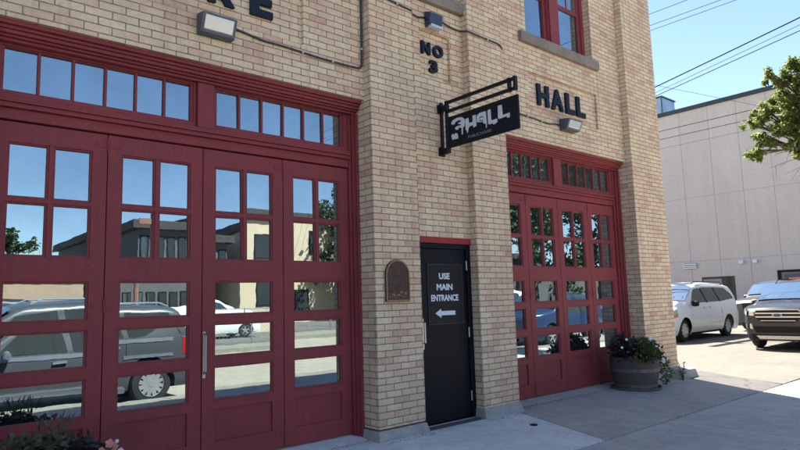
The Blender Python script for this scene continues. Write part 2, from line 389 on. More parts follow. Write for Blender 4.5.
def text_obj(name, s, mat, parent, x, y, z, h, extr=.004, bold=0.0, width=None, align='LEFT', frame=None, label=None):
    """letters facing -Y, height h, from (x,z); frame=(right,up,out) vectors for other planes"""
    cu = bpy.data.curves.new(name, 'FONT'); cu.body = s; cu.size = 1; cu.extrude = 0; cu.offset = bold; cu.resolution_u = 3
    tmp = bpy.data.objects.new('tmp', cu); COL.objects.link(tmp)
    dg = bpy.context.evaluated_depsgraph_get(); me = bpy.data.meshes.new_from_object(tmp.evaluated_get(dg))
    bpy.data.objects.remove(tmp)
    xs = [v.co.x for v in me.vertices]; ys = [v.co.y for v in me.vertices]
    w0, h0 = max(xs)-min(xs), max(ys)-min(ys); sy = h/h0; sx = width/w0 if width else sy
    R, U, O = frame or (Vector((1, 0, 0)), Vector((0, 0, 1)), Vector((0, -1, 0)))
    base = Vector((x, y, z))
    mb = MB(); co = [base + R*((v.co.x-min(xs))*sx) + U*((v.co.y-min(ys))*sy) for v in me.vertices]
    off = 0
    if align == 'CENTER': co = [c - R*(w0*sx/2) for c in co]
    n = len(co); mb.v = [tuple(c+O*extr) for c in co] + [tuple(c) for c in co]
    ed = {}
    for pl in me.polygons:
        vs_ = tuple(pl.vertices); mb.f.append(vs_)
        for i in range(len(vs_)):
            a, b = vs_[i], vs_[(i+1) % len(vs_)]; ed[(a, b)] = ed.get((a, b), 0)+1
    for (a, b) in list(ed):
        if (b, a) not in ed: mb.f.append((b, a, a+n, b+n))
    bpy.data.meshes.remove(me)
    o = obj(name, mb, mat, parent)
    if label: o['label'] = label
    return o

# ================================================================== GROUND
E0 = -.12
mb = MB(); mb.poly([(-900, -900, E0-.02), (900, -900, E0-.02), (900, 900, E0-.02), (-900, 900, E0-.02)]); structure('ground', mb, M_earth)
mb = MB(); mb.poly([(-120, -10.5, E0), (140, -10.5, E0), (140, -.78, E0), (-120, -.78, E0)]); structure('road', mb, M_road)
def slab(name, pts, z, mat, thick=.14, bev=.008):
    mb = MB(); lo = [(x, y, (z(x, y) if callable(z) else z)-thick) for x, y in pts]; hi = [(x, y, z(x, y) if callable(z) else z) for x, y in pts]
    n = len(pts); mb.v = lo+hi; mb.f = [tuple(range(n))[::-1], tuple(range(n, 2*n))] + [(i, (i+1) % n, n+(i+1) % n, n+i) for i in range(n)]
    return structure(name, mb, mat, bevel=bev)
zw = lambda x, y: .035 + .012*(y+.6)                           # the sidewalk falls gently to the kerb
za = lambda x, y: .087 + .020*(y-3.7) + max(0, x-10.4)*.008
mb = MB(); mb.poly([(-60, -.78, zw(0, -.78)-.03), (60, -.78, zw(0, -.78)-.03), (60, 3.68, zw(0, 3.68)-.03), (-60, 3.68, zw(0, 3.68)-.03)]); structure('joint_bed', mb, M_joint)
mb = MB(); mb.poly([(-60, 3.69, .055), (60, 3.69, .055), (60, 5.25, .060), (-60, 5.25, .060)]); structure('joint_bed', mb, M_joint)
joints = [-40, -22, -12, -6, -1.4, 1.45, 4.35, 7.28, 10.25, 13.2, 16.2, 22, 40]
for a, b in zip(joints[:-1], joints[1:]):
    slab('sidewalk_slab', [(a+.008, -.6), (b-.008, -.6), (b-.008, -.172), (a+.008, -.172)], zw, M_kerb)  # outer strip of the same walk, colour toned down where sun falls
    slab('sidewalk_slab', [(a+.008, -.16), (b-.008, -.16), (b-.008, 3.682), (a+.008, 3.682)], zw, M_walk)
    slab('kerb', [(a+.006, -.78), (b-.006, -.78), (b-.006, -.608), (a+.006, -.608)], zw, M_kerb, .2, .015)
slab('apron_slab', [(-40, 3.70), (1.45, 3.70), (1.45, 5.44), (-40, 5.44)], za, M_apron)
slab('apron_slab', [(1.462, 3.70), (5.96, 3.70), (6.58, 5.44), (1.462, 5.44)], za, M_newslab)
slab('apron_slab', [(5.972, 3.70), (10.30, 3.70), (11.02, 5.44), (6.594, 5.44)], za, M_apron)
mb = MB(); mb.hexa([(7.273, -.58, .0), (7.287, -.58, .0), (7.287, 3.67, .0), (7.273, 3.67, .0)], [(7.273, -.58, .0375), (7.287, -.58, .0375), (7.287, 3.67, .0885), (7.273, 3.67, .0885)]); o = structure('joint_sealant', mb, M_newslab)
slab('asphalt_patch', [(10.312, 3.70), (11.2, 3.70), (11.95, 5.3), (11.03, 5.44)], lambda x, y: za(x, y)-.004, M_patch, .12, .006)
mb = MB(); lotx = (12.6, 14, 17, 24, 40, 70)
P = [[(x, y, 0 if (k == 0 or y < 3.69) else .094+.05*min(1, max(0, (x-11)/6))) for k, x in enumerate((x0-.003, x0)+lotx)] for x0, y in ((11.206, 3.6885), (11.206, 3.6905), (11.956, 5.447), (11.06, 5.4475), (11.06, 9), (11.06, 20), (11.06, 45))]
mb.grid(P); structure('parking_lot', mb, M_lot)

# ================================================================== FIRE HALL
B = thing('brick_building', 'two storey cream brick hall with two maroon garage doorways and brick piers', 'building', (5.3, 5.5, 0))
YP, YW, YC = 5.30, 5.432, 5.42
TOP = 8.55
x_ref = 4.219
def uo(x0): return (-(x0), .018)
OP1 = (.60, 4.219); OP2 = (6.58, 9.975); ZO = Z(2.30)
# walls over the two doorways, with their sunk lettering panels and upstairs windows
for i, (a, b, pan) in enumerate(((OP1[0], OP1[1], (1.40, 3.42)), (OP2[0], OP2[1], (7.33, 9.20)))):
    win = (7.34, 9.155) if i else (1.50, 3.32)
    relief('brick_wall', M_brick, B, [(pan[0], pan[1], Z(2.755), Z(3.365), YW+.042), (win[0], win[1], Z(3.945), Z(6.0), None)], YW, 5.80, (a, b, ZO, TOP), uvoff=uo(a))
relief('brick_wall', M_brick, B, [(5.12, 5.66, Z(2.79), Z(3.41), YC+.042), (4.99, 5.80, Z(3.97), Z(6.0), None)], YC, 5.80, (4.898, 5.894, Z(.765), TOP), uvoff=uo(4.898))
piers = ((-.40, .60), (4.219, 4.898), (5.894, 6.58), (9.975, 11.06))
for a, b in piers:
    mb = MB(); mb.box(a, b, YP, 5.82, Z(-1.36), TOP); obj('brick_pier', mb, M_brick, B, uvoff=uo(a), bevel=.004)
# plinths: battered blocks
def plinth(a, b, ex, zt, zb):
    mb = MB(); f0, f1 = YP-.012, YP-.055
    lo = [(a-ex, f1, zb), (b+ex, f1, zb), (b+ex, 5.80, zb), (a-ex, 5.80, zb)]
    mid = [(a-ex, f1, zt-.12), (b+ex, f1, zt-.12), (b+ex, 5.80, zt-.12), (a-ex, 5.80, zt-.12)]
    hi = [(a-.012, f0, zt), (b+.012, f0, zt), (b+.012, 5.80, zt), (a-.012, 5.80, zt)]
    n = len(mb.v); mb.v = lo+mid+hi
    for k in (0, 4):
        for i in range(4): mb.f.append((k+i, k+(i+1) % 4, k+4+(i+1) % 4, k+4+i))
    mb.f += [(3, 2, 1, 0), (8, 9, 10, 11)]
    return obj('stone_plinth', mb, M_stone, B, bevel=.012)
plinth(-.40, .60, .03, Z(-1.375), -.02); plinth(4.219, 4.898, .03, Z(-1.375), -.02); plinth(5.894, 6.58, .03, Z(-1.36), -.02)
q = plinth(9.975, 11.06, .05, Z(-1.30), -.02)
mb = MB()      # corner footing block that sticks out at the right end
mb.hexa([(10.62, 5.02, .02), (11.30, 5.02, .02), (11.30, 5.245, .02), (10.62, 5.245, .02)], [(10.66, 5.06, Z(-1.32)), (11.26, 5.08, Z(-1.35)), (11.26, 5.245, Z(-1.32)), (10.66, 5.245, Z(-1.30))])
mb.box(11.115, 11.30, 5.247, 6.2, .02, Z(-1.36))
obj('stone_plinth', mb, M_stone, B, bevel=.02)
mb = MB(); mb.box(-16, -.402, YW+.01, 24.6, -.05, TOP-.6); w_ = obj('shade_wing', mb, M_brick, B); w_['label'] = 'unseen brick mass added left of the garage doors to shade the pier sides'  # out of view, added to keep light off the left pier returns
# side and back walls, roof, coping
mb = MB(); mb.box(-.40, 11.05, 5.83, 24.6, Z(2.2), TOP-.3); mb.box(-.40, -.1, 5.83, 24.6, 0, Z(2.19)); mb.box(10.75, 11.05, 5.83, 24.6, 0, Z(2.19)); mb.box(-.09, 10.74, 24.3, 24.6, 0, Z(2.19))
obj('rear_wall', mb, M_brick, B)
mb = MB(); mb.box(-.46, 11.12, YP-.06, 5.90, TOP+.003, TOP+.12); obj('coping', mb, M_sill, B, bevel=.01)
mb = MB(); mb.box(-.40, 11.05, 5.91, 24.6, TOP-.297, TOP-.2); obj('flat_roof', mb, M_roof, B)
# window sills
for a, b, y1 in ((1.30, 3.44, YW), (7.155, 9.27, YW), (4.90, 5.892, YC)):
    mb = MB(); mb.box(a, b, YP+.055 if b > 5 and b < 6 else YP+.075, 5.60, Z(3.785), Z(3.943)); obj('window_sill', mb, M_sill, B, bevel=.008)
def pane(mb, x0, x1, z0, z1, y):
    j = lambda: random.uniform(-.0032, .0032)
    a, b, c = j(), j(), j()
    mb.poly([(x0, y+a, z0), (x1, y+b, z0), (x1, y+c, z1), (x0, y+a+c-b, z1)])
def upstairs(wx0, wx1, twin):
    z0, z1 = Z(3.95), Z(6.0)
    halves = ((wx0, (wx0+wx1)/2), ((wx0+wx1)/2, wx1)) if twin else ((wx0, wx1),)
    rects = []; gl = MB(); bl = MB()
    mid = (wx0+wx1)/2
    for k, (a, b) in enumerate(halves):
        fa = a + (.14 if twin and k else .07); fb = b - (.14 if twin and not k else .07)
        rects += [(fa, fb, z0+.04, z1-.06, 5.60)]                           # sash pocket
        rects += [(fa+.055, fb-.055, z0+.11, Z(4.76), None), (fa+.055, fb-.055, Z(4.83), z1-.12, None)]
        pane(gl, fa+.055, fb-.055, z0+.11, Z(4.76), 5.625); pane(gl, fa+.055, fb-.055, Z(4.83), z1-.12, 5.61)
        rects.append(((fa+fb)/2-.012, (fa+fb)/2+.012, Z(4.83), z1-.12, 5.60))
    if twin: rects.append((mid-.12, mid+.12, z0, z1, 5.52))
    f = relief('window_frame', M_red, B, rects, 5.56, 5.66, (wx0, wx1, z0, z1), bevel=.004)
    obj('window_glass', gl, M_glass, f)
upstairs(7.34, 9.155, True); upstairs(1.50, 3.32, True); upstairs(4.99, 5.80, False)

# ---- garage doorways
def doorway(xl, xr, leaves, trans, mull, dim):
    """cornice, jambs, transom and four folding leaves"""
    zt = ZO-.002
    L, R_ = leaves[0], leaves[-1]
    # stepped jambs
    for s, edge, inner in ((1, xl, L), (-1, xr, R_)):
        mb = MB(); w = abs(inner-edge); seq = ((0, .36, 5.552), (.36, .68, 5.588), (.68, 1.0, 5.622))
        for f0, f1, y in seq:
            a, b = edge+s*w*f0, edge+s*w*f1; mb.box(min(a, b), max(a, b), y, 5.72, Z(-1.47), Z(2.16))
        # bead between steps
        c_ = edge+s*w*.36; mb.box(min(c_, c_+s*.008), max(c_, c_+s*.008), 5.574, 5.587, Z(-1.47), Z(2.16))
        obj('door_jamb', mb, M_red, B, bevel=.004)
    mb = MB()
    for z0, z1, y in ((2.262, 2.298, 5.470), (2.235, 2.2605, 5.500), (2.205, 2.2335, 5.520), (2.185, 2.2035, 5.550), (2.1605, 2.1835, 5.580)):
        mb.box(xl+.001, xr-.001, y, 5.72, Z(z0), Z(z1))
    obj('door_cornice', mb, M_red, B, bevel=.004)
    # moulded transom sill and fascia
    mb = MB()
    for z0, z1, y in ((1.690, 1.715, 5.600), (1.668, 1.6885, 5.585), (1.648, 1.6665, 5.605), (1.625, 1.6465, 5.590), (1.535, 1.6235, 5.632)):
        mb.box(L+.001, R_-.001, y, 5.72, Z(z0), Z(z1))
    obj('transom_rail', mb, M_red, B, bevel=.003)
    for (a, b, n) in trans:
        rects = []; gl = MB(); w = (b-a)/n
        rects.append((a-.012, b+.012, Z(1.765), Z(2.145), 5.655))
        for k in range(n):
            x0, x1 = a+k*w+.011, a+(k+1)*w-.011; rects.append((x0, x1, Z(1.778), Z(2.133), None)); pane(gl, x0, x1, Z(1.778), Z(2.133), 5.682)
        xa = L+.001 if a < mull[0] else mull[1]+.0015; xb = mull[0]-.0015 if a < mull[0] else R_-.001
        fr = relief('transom_frame', M_red, B, rects, 5.638, 5.72, (xa, xb, Z(1.7165), Z(2.159)), bevel=.003)
        obj('transom_glass', gl, dim, fr)
    mb = MB(); mb.box(mull[0], mull[1], 5.600, 5.72, Z(1.7165), Z(2.159)); obj('transom_mullion', mb, M_red, B, bevel=.004)
    for k in range(4):
        a, b = leaves[k]+.004, leaves[k+1]-.004; st = .135 if k % 2 == 0 else .13
        zb = Z(-1.425)
        p0, p1 = a+st, b-st; pm = (p0+p1)/2
        rects = []; gl = MB()
        def opening(x0, x1, z0, z1):
            rects.append((x0-.016, x1+.016, Z(z0)-.016, Z(z1)+.016, 5.667)); rects.append((x0, x1, Z(z0), Z(z1), None)); pane(gl, x0-.004, x1+.004, Z(z0)-.004, Z(z1)+.004, 5.686)
        for z0, z1 in ((.925, 1.345), (.455, .86)):
            opening(p0, pm-.032, z0, z1); opening(pm+.032, p1, z0, z1)
        for z0, z1 in ((-.07, .225), (-.46, -.18), (-.86, -.58)): opening(p0, p1, z0, z1)
        rects.append((p0-.002, p1+.002, Z(-1.25), Z(-.955), 5.676))
        lf = relief('door_leaf', M_red, B, rects, 5.655, 5.70, (a, b, zb, Z(1.522)), bevel=.003)
        obj('leaf_glass', gl, M_glass, lf)
        if k % 2 == 0:      # strap hinges over the folding joint, painted with the door
            for zc in (1.43, .035, -1.30):
                hb = MB(); xj = leaves[k+1]
                hb.box(xj-.10, xj-.012, 5.649, 5.6545, Z(zc)-.022, Z(zc)+.022); hb.box(xj+.012, xj+.10, 5.649, 5.6545, Z(zc)-.022, Z(zc)+.022)
                hb.tube([(xj, 5.648, Z(zc)-.06), (xj, 5.648, Z(zc)+.06)], .009, 8)
                for dx in (-.075, -.04, .04, .075): hb.lathe([(.0, -.004), (.006, -.003), (.006, 0)], (xj+dx, 5.649, Z(zc)), 8, 'y')
                obj('hinge', hb, M_red, lf, smooth=40)
    # black panel in place of the unlit hall behind the leaves
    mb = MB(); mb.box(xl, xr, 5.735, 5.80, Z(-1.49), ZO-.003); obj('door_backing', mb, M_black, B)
    # sloped threshold in the doorway
    mb = MB(); zf = .100
    mb.hexa([(xl+.03, 5.452, 0), (xr-.03, 5.452, 0), (xr-.03, 5.73, 0), (xl+.03, 5.73, 0)], [(xl+.03, 5.452, zf+.022), (xr-.03, 5.452, zf+.022), (xr-.03, 5.73, Z(-1.43)), (xl+.03, 5.73, Z(-1.43))])
    obj('threshold', mb, M_apron if dim is M_glass_dim else M_newslab, B)
doorway(OP1[0], OP1[1], (.675, 1.545, 2.410, 3.285, 4.130), ((.735, 2.290, 6), (2.535, 4.055, 6)), (2.33, 2.495), M_glass)
doorway(OP2[0], OP2[1], (6.625, 7.390, 8.195, 9.040, 9.840), ((6.66, 8.045, 6), (8.335, 9.765, 6)), (8.085, 8.295), M_glass_dim)
# pull handle on the big door, worn to bare metal
mb = MB(); mb.tube([(2.432, 5.652, Z(-.25)), (2.432, 5.615, Z(-.27)), (2.432, 5.612, Z(-.60)), (2.432, 5.652, Z(-.62))], .011, 8); mb.box(2.418, 2.446, 5.648, 5.6545, Z(-.66), Z(-.235))
h = obj('pull_handle', mb, M_steel, B, smooth=40); h['label'] = 'bare metal pull handle'

# ---- black entrance door between the piers
mb = MB(); mb.box(4.899, 5.893, YC-.012, 5.60, Z(.688), Z(.764)); h = obj('lintel', mb, M_redbar, B, bevel=.003); h['label'] = 'bright red painted lintel'
fr = relief('entrance_frame', M_doorblack, B, [(4.985, 5.815, Z(-1.455), Z(.625), None)], 5.430, 5.60, (4.90, 5.892, Z(-1.465), Z(.687)), bevel=.003)
dr = relief('entrance_door', M_doorblack, B, [], 5.452, 5.50, (4.989, 5.811, Z(-1.445), Z(.621)), bevel=.003)
for zc in (.42, -.42, -1.2):
    mb = MB(); mb.tube([(5.817, 5.436, Z(zc)-.06), (5.817, 5.436, Z(zc)+.06)], .009, 8); obj('hinge', mb, M_steel, dr, smooth=40)
mb = MB(); mb.box(4.995, 5.035, 5.430, 5.4505, Z(-.58), Z(-.22)); mb.tube([(5.012, 5.44, Z(-.26)), (5.012, 5.385, Z(-.27)), (5.012, 5.385, Z(-.50)), (5.012, 5.44, Z(-.51))], .011, 8)
obj('door_handle', mb, M_steel, dr, smooth=40)
mb = MB(); mb.box(4.93, 5.865, 5.395, 5.60, .10, Z(-1.456)); obj('metal_threshold', mb, M_steel, B, bevel=.004)
mb = MB(); mb.hexa([(4.93, 5.30, .0), (5.865, 5.30, .0), (5.865, 5.394, .0), (4.93, 5.394, .0)], [(4.93, 5.30, .122), (5.865, 5.30, .122), (5.865, 5.394, .136), (4.93, 5.394, .136)]); obj('door_step', mb, M_patch, B)

# ---- writing on the wall
def wall_letters(name, label, spec, y):
    x0 = min(s[1] for s in spec); t_ = thing(name, label, 'lettering', (x0, y, min(s[2] for s in spec)))
    for ch, x, z, w, h_ in spec: text_obj('letter', ch, M_navy, t_, x, y, z, h_, .040, .042, w)
wall_letters('wall_letters', 'raised dark block letters HALL on the brick above the right hand garage door', [('H', 7.565, Z(2.885), .285, .335), ('A', 7.925, Z(2.885), .305, .335), ('L', 8.305, Z(2.885), .235, .335), ('L', 8.605, Z(2.885), .240, .335)], YW+.041)
wall_letters('wall_letters', 'raised dark letters cut by the top edge above the left hand garage door', [('F', 1.80, Z(2.935), .245, .335), ('I', 2.155, Z(2.935), .07, .335), ('R', 2.355, Z(2.935), .275, .335), ('E', 2.805, Z(2.935), .25, .335)], YW+.041)
wall_letters('wall_letters', 'small raised dark characters NO 3 in the sunk panel above the entrance', [('N', 5.165, Z(3.105), .15, .165), ('O', 5.37, Z(3.105), .175, .165), ('3', 5.295, Z(2.88), .14, .165)], YC+.041)

# ---- hanging sign and its bracket
XS = 5.43
t_ = thing('sign_bracket', 'black double bar wall bracket that carries the hanging pub sign', 'bracket', (XS, 5.40, Z(1.85)))
mb = MB(); mb.box(XS-.02, XS+.02, 4.19, 5.30, Z(2.44), Z(2.475)); obj('upper_bar', mb, M_black, t_, bevel=.003)
mb = MB(); mb.box(XS-.02, XS+.02, 4.19, 5.30, Z(2.325), Z(2.36)); obj('lower_bar', mb, M_black, t_, bevel=.003)
for a in (4.185, 4.27):
    mb = MB(); mb.box(XS-.025, XS+.025, a, a+.03, Z(2.318), Z(2.482)); obj('end_plate', mb, M_black, t_, bevel=.003)
for a in (5.375, 5.285):
    mb = MB(); mb.box(XS-.02, XS+.02, a, a+.027, Z(1.82), Z(2.485)); obj('wall_post', mb, M_black, t_, bevel=.003)
for zc in (1.845, 2.40):
    mb = MB(); mb.box(XS-.05, XS+.05, 5.395, 5.419, Z(zc)-.055, Z(zc)+.055); mb.box(XS-.028, XS+.028, 5.27, 5.396, Z(zc)-.035, Z(zc)+.035); obj('wall_plate', mb, M_black, t_, bevel=.004)
sg = thing('hanging_sign', 'black projecting pub sign with silver dripping paint letters', 'sign', (XS, 4.73, Z(1.865)))
for y in (5.06, 4.42):
    mb = MB(); mb.tube([(XS, y, Z(2.262)), (XS, y, Z(2.33))], .006, 8); obj('hanger', mb, M_steel, sg, smooth=40)
mb = MB(); mb.box(XS-.014, XS+.014, 4.168, 5.268, Z(1.868), Z(2.262)); bd = obj('sign_board', mb, M_signface, sg, bevel=.004)
GL = {'three': [(5.211,3.77),(5.182,3.802),(5.105,3.817),(5.026,3.806),(4.988,3.776),(4.979,3.735),(4.989,3.679),(5.012,3.675),(5.021,3.587),(5.039,3.591),(5.039,3.674),(5.083,3.688),(5.098,3.663),(5.136,3.672),(5.146,3.7),(5.104,3.713),(5.055,3.708),(5.042,3.725),(5.087,3.733),(5.093,3.746),(5.048,3.752),(5.04,3.767),(5.084,3.781),(5.142,3.767),(5.155,3.744),(5.2,3.755)],
 'h': [(4.973,3.767),(4.918,3.77),(4.911,3.702),(4.852,3.704),(4.852,3.779),(4.798,3.778),(4.796,3.641),(4.843,3.631),(4.848,3.662),(4.902,3.662),(4.921,3.646),(4.939,3.588),(4.95,3.59),(4.949,3.616),(4.97,3.628)],
 'a': [(4.784,3.762),(4.734,3.785),(4.64,3.782),(4.632,3.643),(4.636,3.579),(4.648,3.582),(4.649,3.628),(4.688,3.649),(4.690,3.686),(4.733,3.692),(4.733,3.723),(4.685,3.724),(4.684,3.700),(4.680,3.700),(4.680,3.735),(4.742,3.735),(4.742,3.684),(4.693,3.676),(4.693,3.666),(4.751,3.672),(4.761,3.682),(4.785,3.68)],
 'l': [(4.613,3.783),(4.567,3.787),(4.562,3.65),(4.475,3.652),(4.471,3.612),(4.519,3.591),(4.524,3.604),(4.539,3.596),(4.548,3.614),(4.589,3.608),(4.612,3.622)],
 'l2': [(4.455,3.798),(4.396,3.793),(4.39,3.67),(4.287,3.676),(4.291,3.622),(4.329,3.624),(4.332,3.645),(4.446,3.637),(4.461,3.656)],
 'icon': [(5.215,3.614),(5.191,3.634),(5.162,3.618),(5.138,3.633),(5.11,3.615),(5.102,3.588),(5.104,3.555),(5.2,3.559),(5.208,3.586)]}
for k, pts in GL.items():
    mb = MB(); mb.prism([(XS-.0145, y, z) for y, z in pts], (-.003, 0, 0)); obj('emblem' if k == 'icon' else 'letter', mb, M_silver, bd, fix=True)
for s_, y_, w_ in (('PUBLIC', 4.937, .185), ('HOUSE', 4.735, .163)): text_obj('lettering', s_, M_dimtext, bd, XS-.0145, y_, 3.519, .034, .002, .0, w_, frame=(Vector((0, -1, 0)), Vector((0, 0, 1)), Vector((-1, 0, 0))))

# ---- notice on the door
ns = thing('door_notice', 'black notice on the entrance door reading USE MAIN ENTRANCE with a left arrow', 'sign', (5.44, 5.451, Z(-.30)))
mb = MB(); mb.box(5.135, 5.745, 5.444, 5.4515, Z(-.30), Z(.43)); pn = obj('panel', mb, M_black, ns, bevel=.002)
mb = MB()
for a in ((5.135, 5.745, Z(.424), Z(.430)), (5.135, 5.745, Z(-.30), Z(-.294)), (5.135, 5.141, Z(-.294), Z(.424)), (5.739, 5.745, Z(-.294), Z(.424))): mb.box(a[0], a[1], 5.4425, 5.4438, a[2], a[3])
obj('border', mb, plain('faded_border', (.035, .038, .045), .5), ns)
for s, z, w, h_ in (('USE', .245, .185, .078), ('MAIN', .112, .275, .078), ('ENTRANCE', -.022, .47, .080)): text_obj('lettering', s, M_white, pn, 5.42, 5.4432, Z(z), h_, .002, .034, w, 'CENTER')
mb = MB(); zc = Z(-.168)
mb.prism([(5.245, 5.4432, zc), (5.345, 5.4432, zc+.055), (5.345, 5.4432, zc+.026), (5.59, 5.4432, zc+.026), (5.59, 5.4432, zc-.026), (5.345, 5.4432, zc-.026), (5.345, 5.4432, zc-.055)], (0, -.002, 0)); obj('arrow', mb, M_white, pn, fix=True)

# ---- bronze plaque
pq = thing('bronze_plaque', 'arched bronze plaque on the brick pier left of the entrance', 'plaque', (4.52, 5.3, Z(-.01)))
def arch(x0, x1, z0, zs, inset=0, y=5.29, n=14):
    x0 += inset; x1 -= inset; z0 += inset; cx, r = (x0+x1)/2, (x1-x0)/2
    return [(x0, y, z0), (x1, y, z0)] + [(cx+r*math.cos(math.pi*k/n), y, zs+r*1.0*math.sin(math.pi*k/n)) for k in range(n+1)]
mb = MB(); mb.prism(arch(4.345, 4.700, Z(-.01), Z(.285), 0, 5.278), (0, .021, 0)); obj('plate', mb, M_bronze, pq, fix=True, bevel=.003)
mb = MB(); A_, B_ = arch(4.345, 4.700, Z(-.01), Z(.285), .004, 5.270), arch(4.345, 4.700, Z(-.01), Z(.285), .019, 5.270)
n = len(A_)
for i in range(n):
    j = (i+1) % n
    mb.hexa([A_[i], A_[j], B_[j], B_[i]], [(p_[0], 5.2775, p_[2]) for p_ in (A_[i], A_[j], B_[j], B_[i])])
obj('raised_rim', mb, M_bronze_hi, pq, fix=True)
mb = MB()
for k in range(11):
    z = Z(.375)-k*.026; x = 4.40
    while x < 4.645:
        w = random.uniform(.012, .035); mb.box(x, min(x+w, 4.65), 5.2745, 5.2779, z, z+.011); x += w+.008
obj('inscription', mb, M_bronze, pq)
mb = MB()
for i in range(22):
    x_, z_ = random.uniform(4.385, 4.645), random.uniform(.02, .09); w_, h_ = random.uniform(.012, .03), random.uniform(.008, .022)
    mb.box(x_, x_+w_, random.uniform(5.2700, 5.2735), 5.2779, Z(z_), Z(z_)+h_)
obj('relief', mb, M_bronze_hi, pq, bevel=.004)

# ---- lamps, box and conduit on the wall
def wall_lamp(label, x0, x1, z0, z1, yb, d):
    t_ = thing('wall_lamp', label, 'lamp', ((x0+x1)/2, yb, z0), 'floodlights over the garage doors')
    yf = yb-d; mb = MB()
    mb.hexa([(x0, yf+.07, z0), (x1, yf+.07, z0), (x1, yb-.001, z0), (x0, yb-.001, z0)], [(x0, yf, z1-.03), (x1, yf, z1-.03), (x1, yb-.001, z1), (x0, yb-.001, z1)])
    obj('housing', mb, M_grey, t_, bevel=.012)
    i = .03; mb = MB(); k = lambda z: yf+.07*(1-(z-z0)/(z1-.03-z0))-.006
    za_, zb_ = z0+.03, z1-.05
    mb.hexa([(x0+i, k(za_), za_), (x1-i, k(za_), za_), (x1-i, k(za_)+.02, za_), (x0+i, k(za_)+.02, za_)], [(x0+i, k(zb_), zb_), (x1-i, k(zb_), zb_), (x1-i, k(zb_)+.02, zb_), (x0+i, k(zb_)+.02, zb_)])
    obj('lens', mb, M_lens, t_, bevel=.008)
wall_lamp('grey floodlight with a big pale lens on the brick over the left garage door', 2.235, 2.585, Z(2.555), Z(2.765), YW, .16)
wall_lamp('grey floodlight with a pale lens under the letters HALL', 8.06, 8.42, Z(2.555), Z(2.745), YW, .20)
jb = thing('photocell_box', 'small blue grey box on the wall above the characters NO 3', 'electrical box', (5.32, YC, Z(3.45)))
mb = MB(); mb.hexa([(5.215, 5.32, Z(3.475)), (5.44, 5.32, Z(3.475)), (5.44, YC-.001, Z(3.455)), (5.215, YC-.001, Z(3.455))], [(5.215, 5.30, Z(3.62)), (5.44, 5.30, Z(3.62)), (5.44, YC-.001, Z(3.665)), (5.215, YC-.001, Z(3.665))]); obj('case', mb, M_bluebox, jb, bevel=.012)
mb = MB(); mb.hexa([(5.24, 5.316, Z(3.44)), (5.43, 5.316, Z(3.44)), (5.43, 5.40, Z(3.44)), (5.24, 5.40, Z(3.44))], [(5.24, 5.315, Z(3.474)), (5.43, 5.315, Z(3.474)), (5.43, 5.40, Z(3.455)), (5.24, 5.40, Z(3.455))]); obj('lens', mb, M_lens, jb)
def conduit(label, pts, r=.012):
    # rounds the corners, adds clips
    t_ = thing('conduit', label, 'conduit', pts[0]); P = [Vector(p) for p in pts]; out = [P[0]]
    for a, b, c in zip(P, P[1:], P[2:]):
        d1, d2 = (a-b), (c-b); k = min(.06, d1.length*.4, d2.length*.4); s0, s1 = b+d1.normalized()*k, b+d2.normalized()*k
        for u in (0, .25, .5, .75, 1): out.append((1-u)**2*s0+2*u*(1-u)*b+u*u*s1)
    out.append(P[-1]); mb = MB(); mb.tube(out, r, 8); obj('pipe', mb, M_conduit, t_, smooth=60)
    for a, b in zip(P, P[1:]):
        if (b-a).length > .28:
            mb = MB(); c = (a+b)/2; d = (b-a).normalized(); mb.tube([c-d*.012, c+d*.012], r+.006, 8); obj('clip', mb, M_steel, t_, smooth=60)
yw = YW-.015; yc = YC-.015; yp = YP-.015
conduit('conduit from the left floodlight along the brick and up the pier corner', [(2.575, yw, Z(2.72)), (2.64, yw, Z(2.71)), (2.91, yw, Z(2.67)), (3.18, yw, Z(2.67)), (3.61, yw, Z(2.652)), (3.95, yw, Z(2.65)), (4.19, yw, Z(2.66)), (4.195, yw, Z(3.13)), (4.195, yw, Z(5.6))])
conduit('conduit running over the pier down into the blue grey box', [(4.235, yp, Z(3.60)), (4.50, yp, Z(3.545)), (4.78, yp, Z(3.528)), (4.885, yp, Z(3.52)), (4.915, yc, Z(3.55)), (5.01, yc, Z(3.56)), (5.09, yc, Z(3.54)), (5.22, yc, Z(3.575))])
conduit('conduit from the blue grey box round the right pier', [(5.44, yc, Z(3.62)), (5.57, yc, Z(3.59)), (5.70, yc, Z(3.565)), (5.86, yc, Z(3.565)), (5.882, yp, Z(3.53)), (6.05, yp, Z(3.52)), (6.49, yp, Z(3.515)), (6.555, yp, Z(3.49)), (6.597, yp+.02, Z(3.47)), (6.597, yw, Z(3.45)), (6.62, yw, Z(3.40))])
conduit('conduit behind the hanging sign to the right floodlight', [(6.62, yw, Z(2.66)), (7.07, yw, Z(2.645)), (7.42, yw, Z(2.63)), (7.74, yw, Z(2.605)), (7.95, yw, Z(2.635)), (8.07, yw, Z(2.64))])

# ---- sidewalk cap
mb = MB(); mb.lathe([(.0, .012), (.036, .010), (.046, .004), (.047, -.02)], (6.02, 4.66, za(6.02, 4.66)+.004), 20); tag(obj('valve_cap', mb, M_black, None, smooth=40, org=(6.02, 4.66, .1)), 'small round dark cap set in the pale concrete by the entrance', 'cap')

